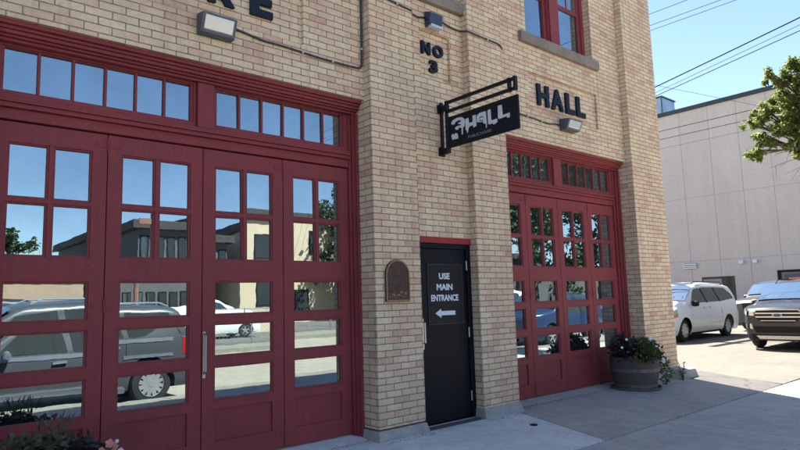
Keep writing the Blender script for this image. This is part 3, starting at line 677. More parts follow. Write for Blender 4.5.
# loose grit, seeds and leaf scraps swept against the wall foot and into the joints
mb = MB()
def grit(x, y, z, k):
    a = random.uniform(0, 6.28); pts = [(x+k*random.uniform(.6, 1)*math.cos(a+i*1.57), y+k*random.uniform(.6, 1)*math.sin(a+i*1.57), z) for i in range(4)]
    b = len(mb.v); mb.v += pts+[(x, y, z+k*random.uniform(.4, .9))]; mb.f += [(b, b+1, b+4), (b+1, b+2, b+4), (b+2, b+3, b+4), (b+3, b, b+4)]
for _ in range(1500):
    x = random.uniform(1.6, 11.2); inp = any(a-.05 < x < b_+.05 for a, b_ in piers); base_y = 5.23 if inp else 5.44
    y = base_y-abs(random.gauss(0, .05))-.005; grit(x, y, za(x, y)+.001, random.uniform(.003, .009))
for _ in range(500):
    x = random.uniform(2, 11); y = 3.69+random.gauss(0, .02); grit(x, y, (zw(x, y) if y < 3.69 else za(x, y))+.001, random.uniform(.003, .007))
for _ in range(260):
    x, y = random.uniform(2, 11), random.uniform(1.5, 5.2); grit(x, y, (zw(x, y) if y < 3.69 else za(x, y))+.001, random.uniform(.003, .010))
tag(obj('grit', mb, plain('grit', (.10, .085, .065), .95, 0, .6, 40), None), 'loose grit and leaf scraps along the foot of the wall', 'grit', None, 'stuff')
# ================================================================== PLANTS
def leaf_quad(mb, c, d, u, L, Wd):
    """a folded pointed leaf: one island of four triangles/quads"""
    d = d.normalized(); s = d.cross(u)
    if s.length < 1e-4: s = d.orthogonal()
    s.normalize(); nn = s.cross(d)
    b = len(mb.v)
    mb.v += [tuple(c), tuple(c+d*L*.45+s*Wd*.5+nn*Wd*.12), tuple(c+d*L), tuple(c+d*L*.45-s*Wd*.5+nn*Wd*.12)]
    mb.f += [(b, b+1, b+2), (b, b+2, b+3)]
def rv():
    while True:
        v = Vector((random.uniform(-1, 1), random.uniform(-1, 1), random.uniform(-1, 1)))
        if .05 < v.length < 1: return v.normalized()
def leafball(mb, c, r, n, L, Wd, shell=.55):
    c = Vector(c)
    for _ in range(n):
        d = rv(); rr = (shell+(1-shell)*random.random())
        p = c+Vector((d.x*r[0], d.y*r[1], d.z*r[2]))*rr
        k = random.uniform(.6, 1.25)
        leaf_quad(mb, p, (d+rv()*.9+Vector((0, 0, -.15))), rv(), L*k, Wd*k)
def flower(mb, c, r, out):
    out = Vector(out).normalized(); a = out.orthogonal().normalized(); b_ = out.cross(a)
    for k in range(5):
        an = 2*math.pi*k/5; d = a*math.cos(an)+b_*math.sin(an); s = a*-math.sin(an)+b_*math.cos(an)
        b = len(mb.v); c = Vector(c)
        mb.v += [tuple(c), tuple(c+d*r*.6+s*r*.42+out*r*.1), tuple(c+d*r+out*r*.2), tuple(c+d*r*.6-s*r*.42+out*r*.1)]
        mb.f.append((b, b+1, b+2, b+3))
def barrel(label, cx, cy, z0, r, h):
    t_ = thing('barrel_planter', label, 'planter', (cx, cy, z0), 'half barrel planters by the doors')
    mb = MB(); n = 40
    prof = [(r*.80, 0), (r*.90, h*.3), (r*.97, h*.6), (r*1.0, h*.85), (r*1.0, h), (r*.93, h), (r*.93, h*.86)]
    b = len(mb.v)
    mb.lathe(prof, (cx, cy, z0), n); o = obj('staves', mb, M_wood, t_, smooth=45)
    uv = o.data.uv_layers[0]
    for pl in o.data.polygons:
        an = [math.atan2(o.data.vertices[o.data.loops[li].vertex_index].co.y, o.data.vertices[o.data.loops[li].vertex_index].co.x) for li in pl.loop_indices]
        if max(an)-min(an) > math.pi: an = [x if x > 0 else x+2*math.pi for x in an]
        for li, x in zip(pl.loop_indices, an): uv.data[li].uv = (x*3.0/math.pi*1.05, o.data.vertices[o.data.loops[li].vertex_index].co.z)
    def rr(f): 
        for (a, x), (b_, y) in zip(prof, prof[1:]):
            if x <= f*h <= y and y > x: return a+(b_-a)*(f*h-x)/(y-x)
        return r
    for f in (.12, .60):
        mb = MB(); mb.lathe([(rr(f)+.0005, f*h-.028), (rr(f)+.008, f*h-.027), (rr(f+.05)+.008, f*h+.027), (rr(f+.05)+.0005, f*h+.028)], (cx, cy, z0), n); obj('hoop', mb, M_hoop, t_, smooth=45)
    mb = MB(); mb.lathe([(.001, h*.87), (r*.925, h*.86)], (cx, cy, z0), n); obj('soil', mb, M_soil, t_)
    mb = MB(); mb.lathe([(.001, -.004), (r*1.0, -.004), (r*1.03, .035), (r*.99, .035), (r*.95, .005)], (cx, cy, z0+.004), n); obj('saucer', mb, M_hoop, t_, smooth=40)
    return t_
bx, by = 9.30, 5.16; bz = za(bx, by)+.003
barrel('grey weathered half barrel standing before the right garage door and end pier', bx, by, bz, .375, .50)
pt = thing('planter_flowers', 'dark leafy bedding plant with white flowers in the barrel by the right end pier', 'plant', (bx, by, bz+.45))
mb = MB(); leafball(mb, (bx-.03, by-.04, bz+.52), (.38, .37, .14), 1500, .065, .038, .3); leafball(mb, (bx-.20, by+.08, bz+.67), (.20, .18, .17), 380, .07, .034, .3); leafball(mb, (bx+.20, by-.16, bz+.55), (.20, .20, .15), 450, .065, .04, .3); leafball(mb, (bx+.33, by-.15, bz+.45), (.14, .14, .14), 260, .06, .035, .3)
obj('dark_foliage', mb, M_darkleaf, pt)
mb = MB(); leafball(mb, (bx-.10, by-.28, bz+.54), (.28, .15, .11), 600, .06, .034, .4); leafball(mb, (bx+.05, by-.10, bz+.67), (.34, .28, .11), 380, .06, .034, .4)
for _ in range(22):
    d = (rv()+Vector((0, 0, 1.1))).normalized(); p0 = Vector((bx+random.uniform(-.25, .2), by+random.uniform(-.2, .15), bz+.62))
    for k in range(6): leaf_quad(mb, p0+d*(.04*k), d+rv()*.7, rv(), .05, .018)
obj('green_foliage', mb, M_greenleaf, pt)
mb = MB(); leafball(mb, (bx+.33, by-.30, bz+.36), (.08, .08, .13), 110, .055, .04, .4); leafball(mb, (bx+.38, by-.32, bz+.22), (.09, .09, .07), 60, .055, .04, .4); obj('trailing_foliage', mb, M_limeleaf, pt)
mb = MB()
for (dx, dy, dz) in ((-.02, -.33, .80-.02), (.0, -.30, .78), (.10, -.43, .42), (.14, -.42, .45), (.17, -.41, .42), (.08, -.44, .47), (-.36, -.1, .78), (-.42, -.05, .66), (.06, -.36, .66)):
    mb = MB(); flower(mb, (bx+dx, by+dy, bz+dz), .023, (-.7, -.6, .35)); obj('flower', mb, M_petalw, pt)
for k in range(14):
    mb = MB(); a = random.uniform(2.6, 5.6); flower(mb, (bx+.33*math.cos(a), by+.33*math.sin(a), bz+random.uniform(.50, .66)), .02, (math.cos(a), math.sin(a), .4)); obj('flower', mb, M_petalv, pt)
lx, ly = 1.02, 5.02; lz = za(lx, ly)+.003
barrel('grey weathered half barrel cut off at the lower left before the left garage door', lx, ly, lz, .405, .50)
pt = thing('planter_flowers', 'dark petunias with a salmon flower in the barrel at the lower left corner', 'plant', (lx, ly, lz+.45))
mb = MB(); leafball(mb, (lx, ly-.02, lz+.48), (.42, .36, .11), 1200, .055, .032, .3); obj('dark_foliage', mb, M_darkleaf, pt)
mb = MB(); leafball(mb, (lx-.15, ly-.1, lz+.55), (.3, .28, .12), 380, .05, .03, .4)
for a in range(14):
    d = Vector((random.uniform(-.5, .5), random.uniform(-.3, .3), 1)).normalized(); p0 = Vector((lx+.06+random.uniform(-.12, .12), ly+random.uniform(-.1, .1), lz+.55))
    for k in range(4): leaf_quad(mb, p0+d*(.05*k), d+rv()*.35, rv(), .085, .014)
obj('green_foliage', mb, M_weed, pt)
for x_, y_, z_, r_, m_ in ((1.395, 4.86, -.955, .036, M_petalp), (1.43, 4.87, -.985, .034, M_petalp), (1.40, 4.85, -.999, .026, M_petalp), (1.22, 4.72, -.985, .03, M_petalp), (1.05, 4.70, -.97, .028, M_petalp), (1.32, 4.78, -.975, .024, M_petalp), (1.475, 4.87, -1.02, .024, M_petalw), (1.45, 4.88, -.95, .016, M_petalw)):
    mb = MB(); flower(mb, (x_, y_, Z(z_)), r_, (-.6, -.8, .3)); obj('salmon_flower' if m_ is M_petalp else 'white_flower', mb, m_, pt)
def weed(label, x, y, z, h, n, rad_=.10, mat=None):
    t_ = thing('weed', label, 'plant', (x, y, z)); mb = MB(); st = MB()
    for i in range(n):
        d = Vector((random.uniform(-1, 1)*rad_/h, random.uniform(-1, 1)*rad_/h, 1)); hh = h*random.uniform(.6, 1)
        p0 = Vector((x, y, z)); p1 = p0+d*hh; st.tube([p0, (p0+p1)/2+Vector((0, 0, .01)), p1], .003, 5)
        for k in range(9):
            p = p0.lerp(p1, .15+.85*k/8); leaf_quad(mb, p, rv()+Vector((0, 0, .3)), rv(), .055, .02)
    obj('stem', st, M_weed, t_); obj('leaves', mb, mat or M_weed, t_)
weed('spindly pale weed growing against the corner stone plinth', 10.42, 4.93, .115, .34, 6, .10)
weed('low green weed tuft between the barrel and the corner stone', 9.98, 5.02, .115, .10, 6, .12, M_greenleaf)

# ================================================================== TREES
def tree(label, base, blobs, n, leaf, mat, trunk_r=.2, group=None, twigs=None, name='leafy_tree'):
    t_ = thing(name, label, 'tree', base, group); base = Vector(base)
    tr = MB(); top = Vector((base.x+.1, base.y, max(b[0][2] for b in blobs)-.3)); fork = base.lerp(top, .42)
    tr.tube([base-Vector((0, 0, .1)), base.lerp(fork, .5)+Vector((.05, .03, 0)), fork, fork.lerp(top, .6), top], [trunk_r*1.25, trunk_r, trunk_r*.85, trunk_r*.45, trunk_r*.1], 10)
    for c, r in blobs:
        c = Vector(c); s = fork.lerp(top, random.uniform(0, .4)); m_ = s.lerp(c, .5)+Vector((0, 0, .15))
        tr.tube([s, m_, c], [trunk_r*.4, trunk_r*.22, trunk_r*.06], 6)
        for _ in range(5):
            e = c+Vector(rv())*max(r)*.8; tr.tube([m_.lerp(c, .6), (c+e)/2, e], [trunk_r*.12, trunk_r*.07, trunk_r*.02], 5)
    obj('trunk', tr, M_bark, t_, smooth=60)
    tot = sum(r[0]*r[1]+r[1]*r[2] for c, r in blobs); mb = MB()
    for c, r in blobs:
        k = int(n*(r[0]*r[1]+r[1]*r[2])/tot); c = Vector(c)
        sub = [c+Vector((d.x*r[0], d.y*r[1], d.z*r[2]))*random.uniform(.35, 1.0) for d in (rv() for _ in range(max(6, k//70)))]
        for _ in range(k):
            q = random.choice(sub); p = q+rv()*random.random()**.6*min(r)*.36
            leaf_quad(mb, p, rv()+Vector((0, 0, -.5)), rv(), leaf*random.uniform(.6, 1.2), leaf*.62*random.uniform(.7, 1.2))
    obj('crown', mb, mat, t_)
    if twigs:
        tw = MB()
        for a, b_ in twigs:
            a, b_ = Vector(a), Vector(b_); tw.tube([a, (a+b_)/2+Vector((0, .05, .05)), b_], [.022, .014, .005], 5)
            for _ in range(6):
                u = a.lerp(b_, random.uniform(.35, 1)); e = u+Vector((random.uniform(-.25, .1), random.uniform(-.05, .25), random.uniform(-.35, .05))); tw.tube([u, (u+e)/2+Vector((0, 0, .03)), e], [.008, .005, .002], 4)
        obj('bare_twigs', tw, M_twig, t_)
tb = [((15.08, 5.03, 5.37), (.24, .24, .20)), ((14.77, 4.69, 5.43), (.29, .29, .22)), ((14.82, 4.93, 4.63), (.22, .22, .20)), ((14.80, 4.70, 4.88), (.27, .27, .22)), ((14.77, 4.39, 5.08), (.34, .32, .27)), ((14.92, 4.42, 6.22), (.29, .29, .24)), ((15.25, 4.26, 5.79), (.32, .32, .34)), ((14.94, 4.00, 6.33), (.30, .30, .22)),
      ((14.96, 4.05, 5.40), (.40, .40, .40)), ((14.96, 4.10, 4.76), (.34, .34, .24)), ((15.05, 4.53, 5.66), (.22, .22, .20)), ((15.2, 4.28, 4.53), (.24, .22, .15)), ((15.0, 3.8, 5.85), (.4, .4, .4)), ((15.3, 3.2, 5.2), (1.1, .8, .9)), ((15.3, 2.3, 5.6), (1.3, 1.0, 1.1)), ((15.5, 2.8, 6.7), (1.2, 1.0, .7)), ((15.2, 1.5, 5.0), (1, .8, .7))]
tree('leafy green street tree reaching in from the right over the parking lot', (15.4, 2.5, .08), tb, 90000, .07, M_treeleaf, .13, None,
     [((15.2, 3.3, 4.5), (14.98, 4.76, 4.26)), ((15.2, 3.4, 4.6), (15.0, 4.63, 4.55)), ((15.2, 3.3, 4.4), (15.05, 4.50, 4.08)), ((15.1, 3.3, 4.45), (15.0, 4.24, 3.98))])

# ================================================================== GREY BUILDING
GX = 31.0; gk = GX/28.0
gb = thing('stucco_building', 'big plain grey panelled building with a dark roof edge behind the parked vehicles', 'building', (GX, 10, 0))
def gz(z): return (z-1.6)*gk+1.6
ztop = gz(9.80)
mb = MB(); mb.box(GX, GX+22, -6, 34, -.1, ztop); obj('wall', mb, M_stucco, gb)
mb = MB()
for z in (gz(7.10), gz(5.80), gz(2.95)):
    if z == gz(7.10): continue
    mb.box(GX-.004, GX+.02, -6, 34, z-.014, z+.014)
for y in [gk*v for v in (13.55-.0, 12.44, 11.17, 9.97, 8.80, 7.78, 6.7, 5.6)]: mb.box(GX-.0042, GX+.02, y-.014, y+.014, 0, ztop-.01)
obj('panel_seam', mb, M_seam, gb)
mb = MB(); mb.box(GX-.10, GX+22.1, -6.1, 34.1, ztop+.003, ztop+.20); obj('roof_edge', mb, M_coping, gb)
mb = MB(); mb.box(GX-.02, GX+.05, gk*10.66, gk*12.02, .1, gz(2.22)); d_ = obj('door', mb, M_cardark, gb)
mb = MB(); mb.box(GX-.045, GX-.021, gk*11.18, gk*11.96, gz(1.75), gz(2.12)); obj('notice', mb, M_dimtext, d_)
mb = MB(); mb.box(GX-.06, GX+.05, gk*7.3, gk*9.0, gz(1.05), gz(2.36)); w_ = obj('window', mb, M_trim, gb)
mb = MB(); mb.box(GX-.075, GX-.061, gk*7.4, gk*8.85, gz(1.15), gz(2.26)); obj('pane', mb, M_carglass, w_)
for k, (y0, y1, z0, z1, mt) in enumerate(((8.05, 8.75, 1.95, 2.2, M_carblue), (8.2, 8.6, 1.75, 2.05, M_petalp), (7.6, 8.0, 1.7, 2.2, M_limeleaf))):
    mb = MB(); mb.box(GX-.083-k*.003, GX-.0765, gk*y0, gk*y1, gz(z0), gz(z1)); obj('poster', mb, mt, w_)
mb = MB(); mb.box(GX-.05, GX-.004, gk*12.2, gk*12.75, gz(2.62), gz(2.86)); vt = obj('vent', mb, M_grey, gb)
for a in (2.625, 2.705, 2.79):
    mb = MB(); mb.box(GX-.12, GX-.051, gk*12.18, gk*12.77, gz(a), gz(a+.055)); obj('louvre', mb, M_white, vt)
for y in (10.31, 9.77):
    mb = MB(); mb.box(GX-.18, GX-.005, gk*y-.10, gk*y+.10, gz(2.70), gz(2.85)); obj('wall_light', mb, M_white, gb, bevel=.03)
ru = thing('rooftop_unit', 'glazed metal plant housing on the roof edge of the grey building', 'rooftop unit', (GX+1.2, 16, ztop))
mb = MB(); mb.box(GX+.5, GX+2.0, 14.80, 17.2, ztop+.20, ztop+1.25)
obj('housing', mb, plain('galvanised_sheet', (.36, .43, .48), .3, .6, .2, 2), ru, bevel=.03)
mb = MB()
for y in (14.80, 15.2, 15.9, 16.6): mb.box(GX+.46, GX+.52, y-.02, y+.03, ztop+.2, ztop+1.27)
mb.box(GX+.44, GX+2.05, 14.75, 17.25, ztop+1.252, ztop+1.31); obj('frame', mb, M_grey, ru)
mb = MB(); mb.box(GX+.47, GX+.499, 15.26, 15.86, ztop+.3, ztop+1.2); obj('glazing', mb, M_carglass, ru)

# ================================================================== WIRES AND POLE
def wire(label, a, b, sag, r=.014, grp='overhead wires crossing the sky'):
    a, b = Vector(a), Vector(b); pts = [a.lerp(b, k/24)-Vector((0, 0, sag*4*(k/24)*(1-k/24))) for k in range(25)]
    mb = MB(); mb.tube(pts, r, 5); tag(obj('overhead_wire', mb, M_trim, None, org=tuple(a)), label, 'wire', grp)
pole = thing('utility_pole', 'wooden utility pole hidden behind the hall that carries the wires', 'utility pole', (22.4, 15.4, .1))
mb = MB(); mb.tube([(22.4, 15.4, 0), (22.4, 15.4, 13.4)], [.16, .12], 12); obj('pole', mb, M_bark, pole, smooth=50)
for z_, w_ in ((12.9, 1.5), (11.85, 1.2)):
    mb = MB(); mb.box(22.4-w_, 22.4+w_, 15.25, 15.42, z_, z_+.15); obj('crossarm', mb, M_bark, pole)
mb = MB(); mb.lathe([(.001, 0), (.26, .02), (.26, .8), (.001, .85)], (22.4, 15.0, 10.4), 14); obj('transformer', mb, M_grey, pole, smooth=40)
U = 'one of the three thin upper wires at the top of the sky'; Lw = 'one of the wires slanting down the middle of the sky'
for x, z in ((21.6, 11.98), (22.0, 11.72), (22.4, 11.70)): wire(U, (x, 15.4, z), (x, -24, z+.1+.12*3), .25, .010, 'upper wires')
wire('thickest wire slanting down the middle of the sky', (21.9, 15.4, 8.35), (22.1, -10, 13.3), .12, .022)
wire('thin wire just under the thickest slanting wire', (22.0, 15.4, 8.2), (22.1, -10, 13.0), .12, .009)
wire('lowest of the three wires slanting down the middle of the sky', (22.0, 15.4, 8.12), (22.1, -10, 12.6), .10, .015)
wire('faint wire sloping down to the right past the roof edge', (22.4, 15.4, 11.80), (30.99, 9.81, 9.97), .0, .008)
wire('upper dark wire in front of the grey building', (26.0, 18, 8.62), (26.0, -14, 8.8), .06, .016, 'wires before the grey wall')
wire('lower pale wire in front of the grey building', (26.0, 18, 8.25), (26.0, -14, 8.45), .06, .014, 'wires before the grey wall')
wire('lowest faint wire in front of the grey building', (26.0, 18, 7.85), (26.0, -14, 8.0), .06, .006, 'wires before the grey wall')

# ================================================================== VEHICLES
def interp(tab, x):
    if x <= tab[0][0]: return tab[0][1]
    for (a, u), (b, v) in zip(tab, tab[1:]):
        if x <= b: return u+(v-u)*(x-a)/(b-a)
    return tab[-1][1]
def smooth_tab(tab, x, w=.06):
    return sum(interp(tab, x+d*w) for d in (-1, -.5, 0, .5, 1))/5
class Car:
    """s runs from the nose to the tail, y sideways, z up; placed with its nose towards -X"""
    def __init__(c, name, label, cat, nose, y, z, spec, paint, flip=False, group=None):
        c.sp = spec; c.fl = -1 if flip else 1
        c.n0 = Vector((nose, y, z)); c.t = thing(name, label, cat, (nose+c.fl*spec['L']/2, y, z), group); c.paint = paint
    def P(c, s, y, z): return (c.n0.x+c.fl*s, c.n0.y+y, c.n0.z+z)
    def plan(c, s):
        sp = c.sp; f = max(0, 1-s/.75); r = max(0, 1-(sp['L']-s)/.55)
        return 1-sp.get('nose', .26)*f**2.2-sp.get('tail', .14)*r**2.2
    def hw(c, s, z): return interp(c.sp['side'], z)*c.plan(s)
    def zt(c, s): return smooth_tab(c.sp['top'], s)
    def zb(c, s):
        b = c.sp['sill']
        for sw in c.sp['wheels']:
            ra = c.sp['r']+.065
            if abs(s-sw) < ra: b = max(b, c.sp['r']-.02+math.sqrt(ra*ra-(s-sw)**2))
        return b
    def crown(c, s): return .035 if c.zt(s) < 1.25 else .05
    def body(c):
        sp = c.sp; L = sp['L']; ss = {i*L/70 for i in range(71)} | {.02, .05, .1, L-.03, L-.08}
        for sw in sp['wheels']:
            ra = sp['r']+.065
            for k in range(15): ss.add(sw-ra*math.cos(math.pi*k/14))
            ss |= {sw-ra-.004, sw+ra+.004}
        ss = sorted(s for s in ss if 0 <= s <= L); rows = []
        for s in ss:
            zb, zt = c.zb(s), c.zt(s); r = min(.16 if zt > 1.35 else .09, (zt-zb)*.4); half = []
            for k in range(13):
                z = zb+(zt-r-zb)*k/12; half.append((c.hw(s, z), z))
            y0 = half[-1][0]
            for k in range(1, 6):
                a = math.pi/2*k/5; half.append((y0-r*(1-math.cos(a))*1.15, zt-r+r*math.sin(a)))
            y1 = half[-1][0]
            for k in range(1, 6): half.append((y1*(1-k/5), zt+c.crown(s)*(1-(1-k/5)**2)))
            rows.append([c.P(s, y, z) for y, z in half] + [c.P(s, -y, z) for y, z in half[-2::-1]])
        mb = MB(); mb.grid(rows); n = len(rows[0])
        mb.f.append(tuple(range(n))); b = (len(rows)-1)*n; mb.f.append(tuple(b+k for k in range(n))[::-1])
        c.bodyo = obj('body', mb, c.paint, c.t, smooth=38, fix=True)
        mb = MB(); z1 = .72
        for a, b_ in ((.25, L-.25),): mb.box(*sorted((c.P(a, 0, 0)[0], c.P(b_, 0, 0)[0])), c.n0.y-.62, c.n0.y+.62, c.n0.z+sp['sill']-.03, c.n0.z+z1)
        obj('underbody', mb, M_trim, c.t)
        for sw in sp['wheels']:
            for sg in (-1, 1):
                mb = MB(); r = sp['r']; w = .21; yo = sg*(interp(sp['side'], .4)-.035)
                pr = [(r*.62, 0), (r*.70, .0), (r*.93, .012), (r, .05), (r, w-.05), (r*.93, w-.012), (r*.6, w)]
                cpt = c.P(sw, 0, r); mb.lathe([(a, -sg*h) for a, h in pr], (cpt[0], c.n0.y+yo, cpt[2]), 28, 'y'); wl = obj('wheel', mb, M_tyre, c.t, smooth=35, fix=True)
                mb = MB(); ya = c.n0.y+yo-sg*.012
                mb.lathe([(r*.66, -sg*.0), (r*.66, sg*.012), (r*.60, sg*.012), (r*.57, -sg*.03)], (cpt[0], ya, cpt[2]), 28, 'y')
                for k in range(sp.get('spokes', 5)):
                    an = 2*math.pi*k/sp.get('spokes', 5)+.3; d = Vector((math.cos(an), 0, math.sin(an))); e = Vector((-math.sin(an), 0, math.cos(an))); o = Vector((cpt[0], ya, cpt[2]))
                    w0, w1 = r*.12, r*.09
                    mb.hexa([o+d*r*.1-e*w0+Vector((0, -sg*.03, 0)), o+d*r*.61-e*w1+Vector((0, -sg*.025, 0)), o+d*r*.61+e*w1+Vector((0, -sg*.025, 0)), o+d*r*.1+e*w0+Vector((0, -sg*.03, 0))],
                            [o+d*r*.1-e*w0+Vector((0, sg*.008, 0)), o+d*r*.61-e*w1+Vector((0, sg*.004, 0)), o+d*r*.61+e*w1+Vector((0, sg*.004, 0)), o+d*r*.1+e*w0+Vector((0, sg*.008, 0))])
                mb.lathe([(.0005, sg*.012), (r*.17, sg*.012), (r*.2, -sg*.03)], (cpt[0], ya, cpt[2]), 16, 'y')
                obj('rim', mb, M_rim, wl, smooth=35, fix=True)
                mb = MB(); mb.lathe([(.0005, 0), (r*.63, 0)], (cpt[0], ya-sg*.05, cpt[2]), 24, 'y'); obj('brake_disc', mb, M_trim, wl)
    def side(c, name, pts, mat, off=.006, sides=(-1, 1), parent=None, thick=.02, n=1):
        for sg in sides:
            mb = MB(); out = []
            P_ = []
            for (a, b) in zip(pts, pts[1:]+pts[:1]):
                for k in range(n): P_.append((a[0]+(b[0]-a[0])*k/n, a[1]+(b[1]-a[1])*k/n))
            A = [c.P(s, sg*(c.hw(s, z)+off), z) for s, z in P_]; Bk = [c.P(s, sg*(c.hw(s, z)-thick), z) for s, z in P_]
            m_ = len(A); b0 = 0; mb.v = A+Bk; mb.f = [tuple(range(m_)), tuple(range(2*m_-1, m_-1, -1))]+[(i, m_+i, m_+(i+1) % m_, (i+1) % m_) for i in range(m_)]
            o = obj(name, mb, mat, parent or c.t, fix=True)
        return o
    def band(c, name, s0, s1, z0a, z1a, z0b, z1b, mat, off=.006, sides=(-1, 1), n=10, thick=.02):
        """strip that follows the flank"""
        for sg in sides:
            F, K = [], []
            for k in range(n+1):
                u = k/n; s = s0+(s1-s0)*u; za_, zb_ = z0a+(z0b-z0a)*u, z1a+(z1b-z1a)*u
                F.append([c.P(s, sg*(c.hw(s, z)-thick), z) if e else c.P(s, sg*(c.hw(s, z)+off), z) for z, e in ((za_, 1), (za_, 0), ((za_+zb_)/2, 0), (zb_, 0), (zb_, 1))])
            mb = MB(); mb.grid(F); obj(name, mb, mat, c.t, smooth=30, fix=True)
    def front(c, name, quads, mat, off=.012, end=0, parent=None, thick=.03):
        """polygons (y,z) on the nose (end=0) or tail, following its curve in plan a little"""
        s0 = 0 if end == 0 else c.sp['L']; k = -1 if end == 0 else 1
        for pts in quads:
            mb = MB(); A = [c.P(s0+k*off, y, z) for y, z in pts]; mb.prism(A, Vector((-k*c.fl*thick, 0, 0)))
            o = obj(name, mb, mat, parent or c.t, fix=True)
        return o
    def glass_over(c, name, s0, s1, in0, in1, mat, off=.022, n=12, rows=8):
        G = []
        for i in range(rows+1):
            s = s0+(s1-s0)*i/rows; zt = c.zt(s); r = .16 if zt > 1.35 else .09
            hwid = c.hw(s, zt-r)-(in0+(in1-in0)*i/rows); row = []
            for j in range(n+1):
                v = -1+2*j/n; row.append(c.P(s-off*.7 if s0 < c.sp['L']/2 else s+off*.7, v*hwid, zt+c.crown(s)*(1-v*v*.85)+off*.8))
            G.append(row)
        mb = MB(); mb.grid(G); return obj(name, mb, mat, c.t, smooth=60)
def common(c, mirror_s, mirror_z, mcol):
    for sg in (-1, 1):
        mb = MB(); y = sg*(c.hw(mirror_s, mirror_z)+.10); p_ = c.P(mirror_s, y, mirror_z)
        mb.lathe([(.001, -.10), (.07, -.095), (.085, -.04), (.085, .04), (.07, .095), (.001, .10)], p_, 12, 'y'); mb.v = [(p_[0]+(v[0]-p_[0])*.75, v[1], v[2]) for v in mb.v]
        mb.box(p_[0]-.03, p_[0]+.03, min(p_[1], p_[1]-sg*.16), max(p_[1], p_[1]-sg*.16), p_[2]-.05, p_[2]-.01)
        obj('mirror', mb, mcol, c.t, smooth=50, fix=True)

VAN = dict(L=5.15, r=.335, wheels=(.97, 4.05), sill=.20, spokes=9, nose=.22,
  side=[(.18, .88), (.35, .965), (.62, .995), (.85, .985), (1.08, .95), (1.66, .755), (1.8, .70)],
  top=[(0, .70), (.04, .80), (.18, .92), (.55, 1.02), (.98, 1.09), (1.12, 1.13), (1.85, 1.60), (2.05, 1.665), (2.7, 1.715), (3.6, 1.715), (4.4, 1.68), (4.78, 1.60), (5.02, 1.16), (5.10, .98), (5.15, .70)])
SUVS = dict(L=4.52, r=.345, wheels=(.90, 3.59), sill=.24, spokes=5, nose=.27,
  side=[(.2, .84), (.36, .90), (.62, .925), (.85, .92), (1.10, .885), (1.62, .69), (1.75, .64)],
  top=[(0, .86), (.03, .95), (.10, 1.0), (.5, 1.06), (.95, 1.10), (1.10, 1.13), (1.80, 1.55), (2.0, 1.62), (2.6, 1.665), (3.4, 1.655), (4.0, 1.59), (4.32, 1.22), (4.46, 1.0), (4.52, .62)])
BIG = dict(L=5.2, r=.385, wheels=(.98, 4.27), sill=.30, spokes=12, nose=.14, tail=.08,
  side=[(.25, .90), (.45, .97), (.75, .99), (1.0, .985), (1.16, .965), (1.72, .80), (1.85, .76)],
  top=[(0, .95), (.03, 1.03), (.15, 1.09), (.6, 1.14), (1.2, 1.17), (1.35, 1.20), (1.98, 1.66), (2.2, 1.74), (3.2, 1.78), (4.6, 1.76), (4.9, 1.70), (5.1, 1.25), (5.17, 1.05), (5.2, .7)])
LOTZ = .145
# --- white minivan
c = Car('minivan', 'white minivan parked side on beside the brick corner', 'minivan', 17.35, 9.42, LOTZ, VAN, M_carwhite); c.body()
c.glass_over('windshield', 1.20, 1.86, .05, .03, M_carglass)
c.side('side_window', [(1.50, 1.13), (1.93, 1.50), (2.10, 1.56), (2.40, 1.575), (2.55, 1.12)], M_carglass)
c.side('side_window', [(2.66, 1.12), (2.50, 1.58), (3.35, 1.585), (3.50, 1.13)], M_carglass)
c.side('side_window', [(3.60, 1.13), (3.45, 1.585), (4.25, 1.555), (4.62, 1.36), (4.72, 1.20)], M_carglass)
c.side('window_pillar', [(2.555, 1.115), (2.405, 1.58), (2.495, 1.582), (2.655, 1.115)], M_trim, .003); c.side('window_pillar', [(3.505, 1.125), (3.355, 1.59), (3.445, 1.59), (3.595, 1.125)], M_trim, .003)
c.band('headlight', .06, .50, .70, .83, .84, .96, M_lamp, .008); c.band('turn_signal', .30, .52, .70, .84, .74, .93, M_amber, .005)
c.front('grille', [[(-.5, .62), (.5, .62), (.56, .72), (-.56, .72)]], M_trim); c.front('grille_bar', [[(-.52, .66), (.52, .66), (.53, .68), (-.53, .68)]], M_chrome, .02)
c.front('lower_intake', [[(-.55, .30), (.55, .30), (.6, .44), (-.6, .44)]], M_trim)
c.band('door_seam', 2.58, 2.603, .28, 1.11, .28, 1.11, M_trim, .002, n=2, thick=.005); c.band('door_seam', 1.40, 1.420, .55, 1.06, .40, 1.08, M_trim, .002, n=2, thick=.005); c.band('door_seam', 3.54, 3.563, .60, 1.12, .60, 1.12, M_trim, .002, n=2, thick=.005)
c.band('side_moulding', 1.45, 3.52, .48, .53, .48, .53, M_carwhite, .014); c.band('sill_trim', 1.42, 3.60, .19, .25, .19, .25, M_trim, .006)
c.band('door_handle', 2.28, 2.48, .95, .985, .95, .985, M_carwhite, .035, n=3); c.band('door_handle', 2.68, 2.88, .95, .985, .95, .985, M_carwhite, .035, n=3)
c.band('tail_light', 4.90, 5.10, .85, 1.22, .85, 1.05, M_redlens, .006, n=4)
common(c, 1.55, 1.10, M_trim)
mb = MB()
for sg in (-1, 1): mb.tube([c.P(2.2, sg*.66, 1.70), c.P(2.35, sg*.66, 1.765), c.P(4.3, sg*.66, 1.75), c.P(4.45, sg*.66, 1.68)], .016, 6)
obj('roof_rail', mb, M_trim, c.t, smooth=50)
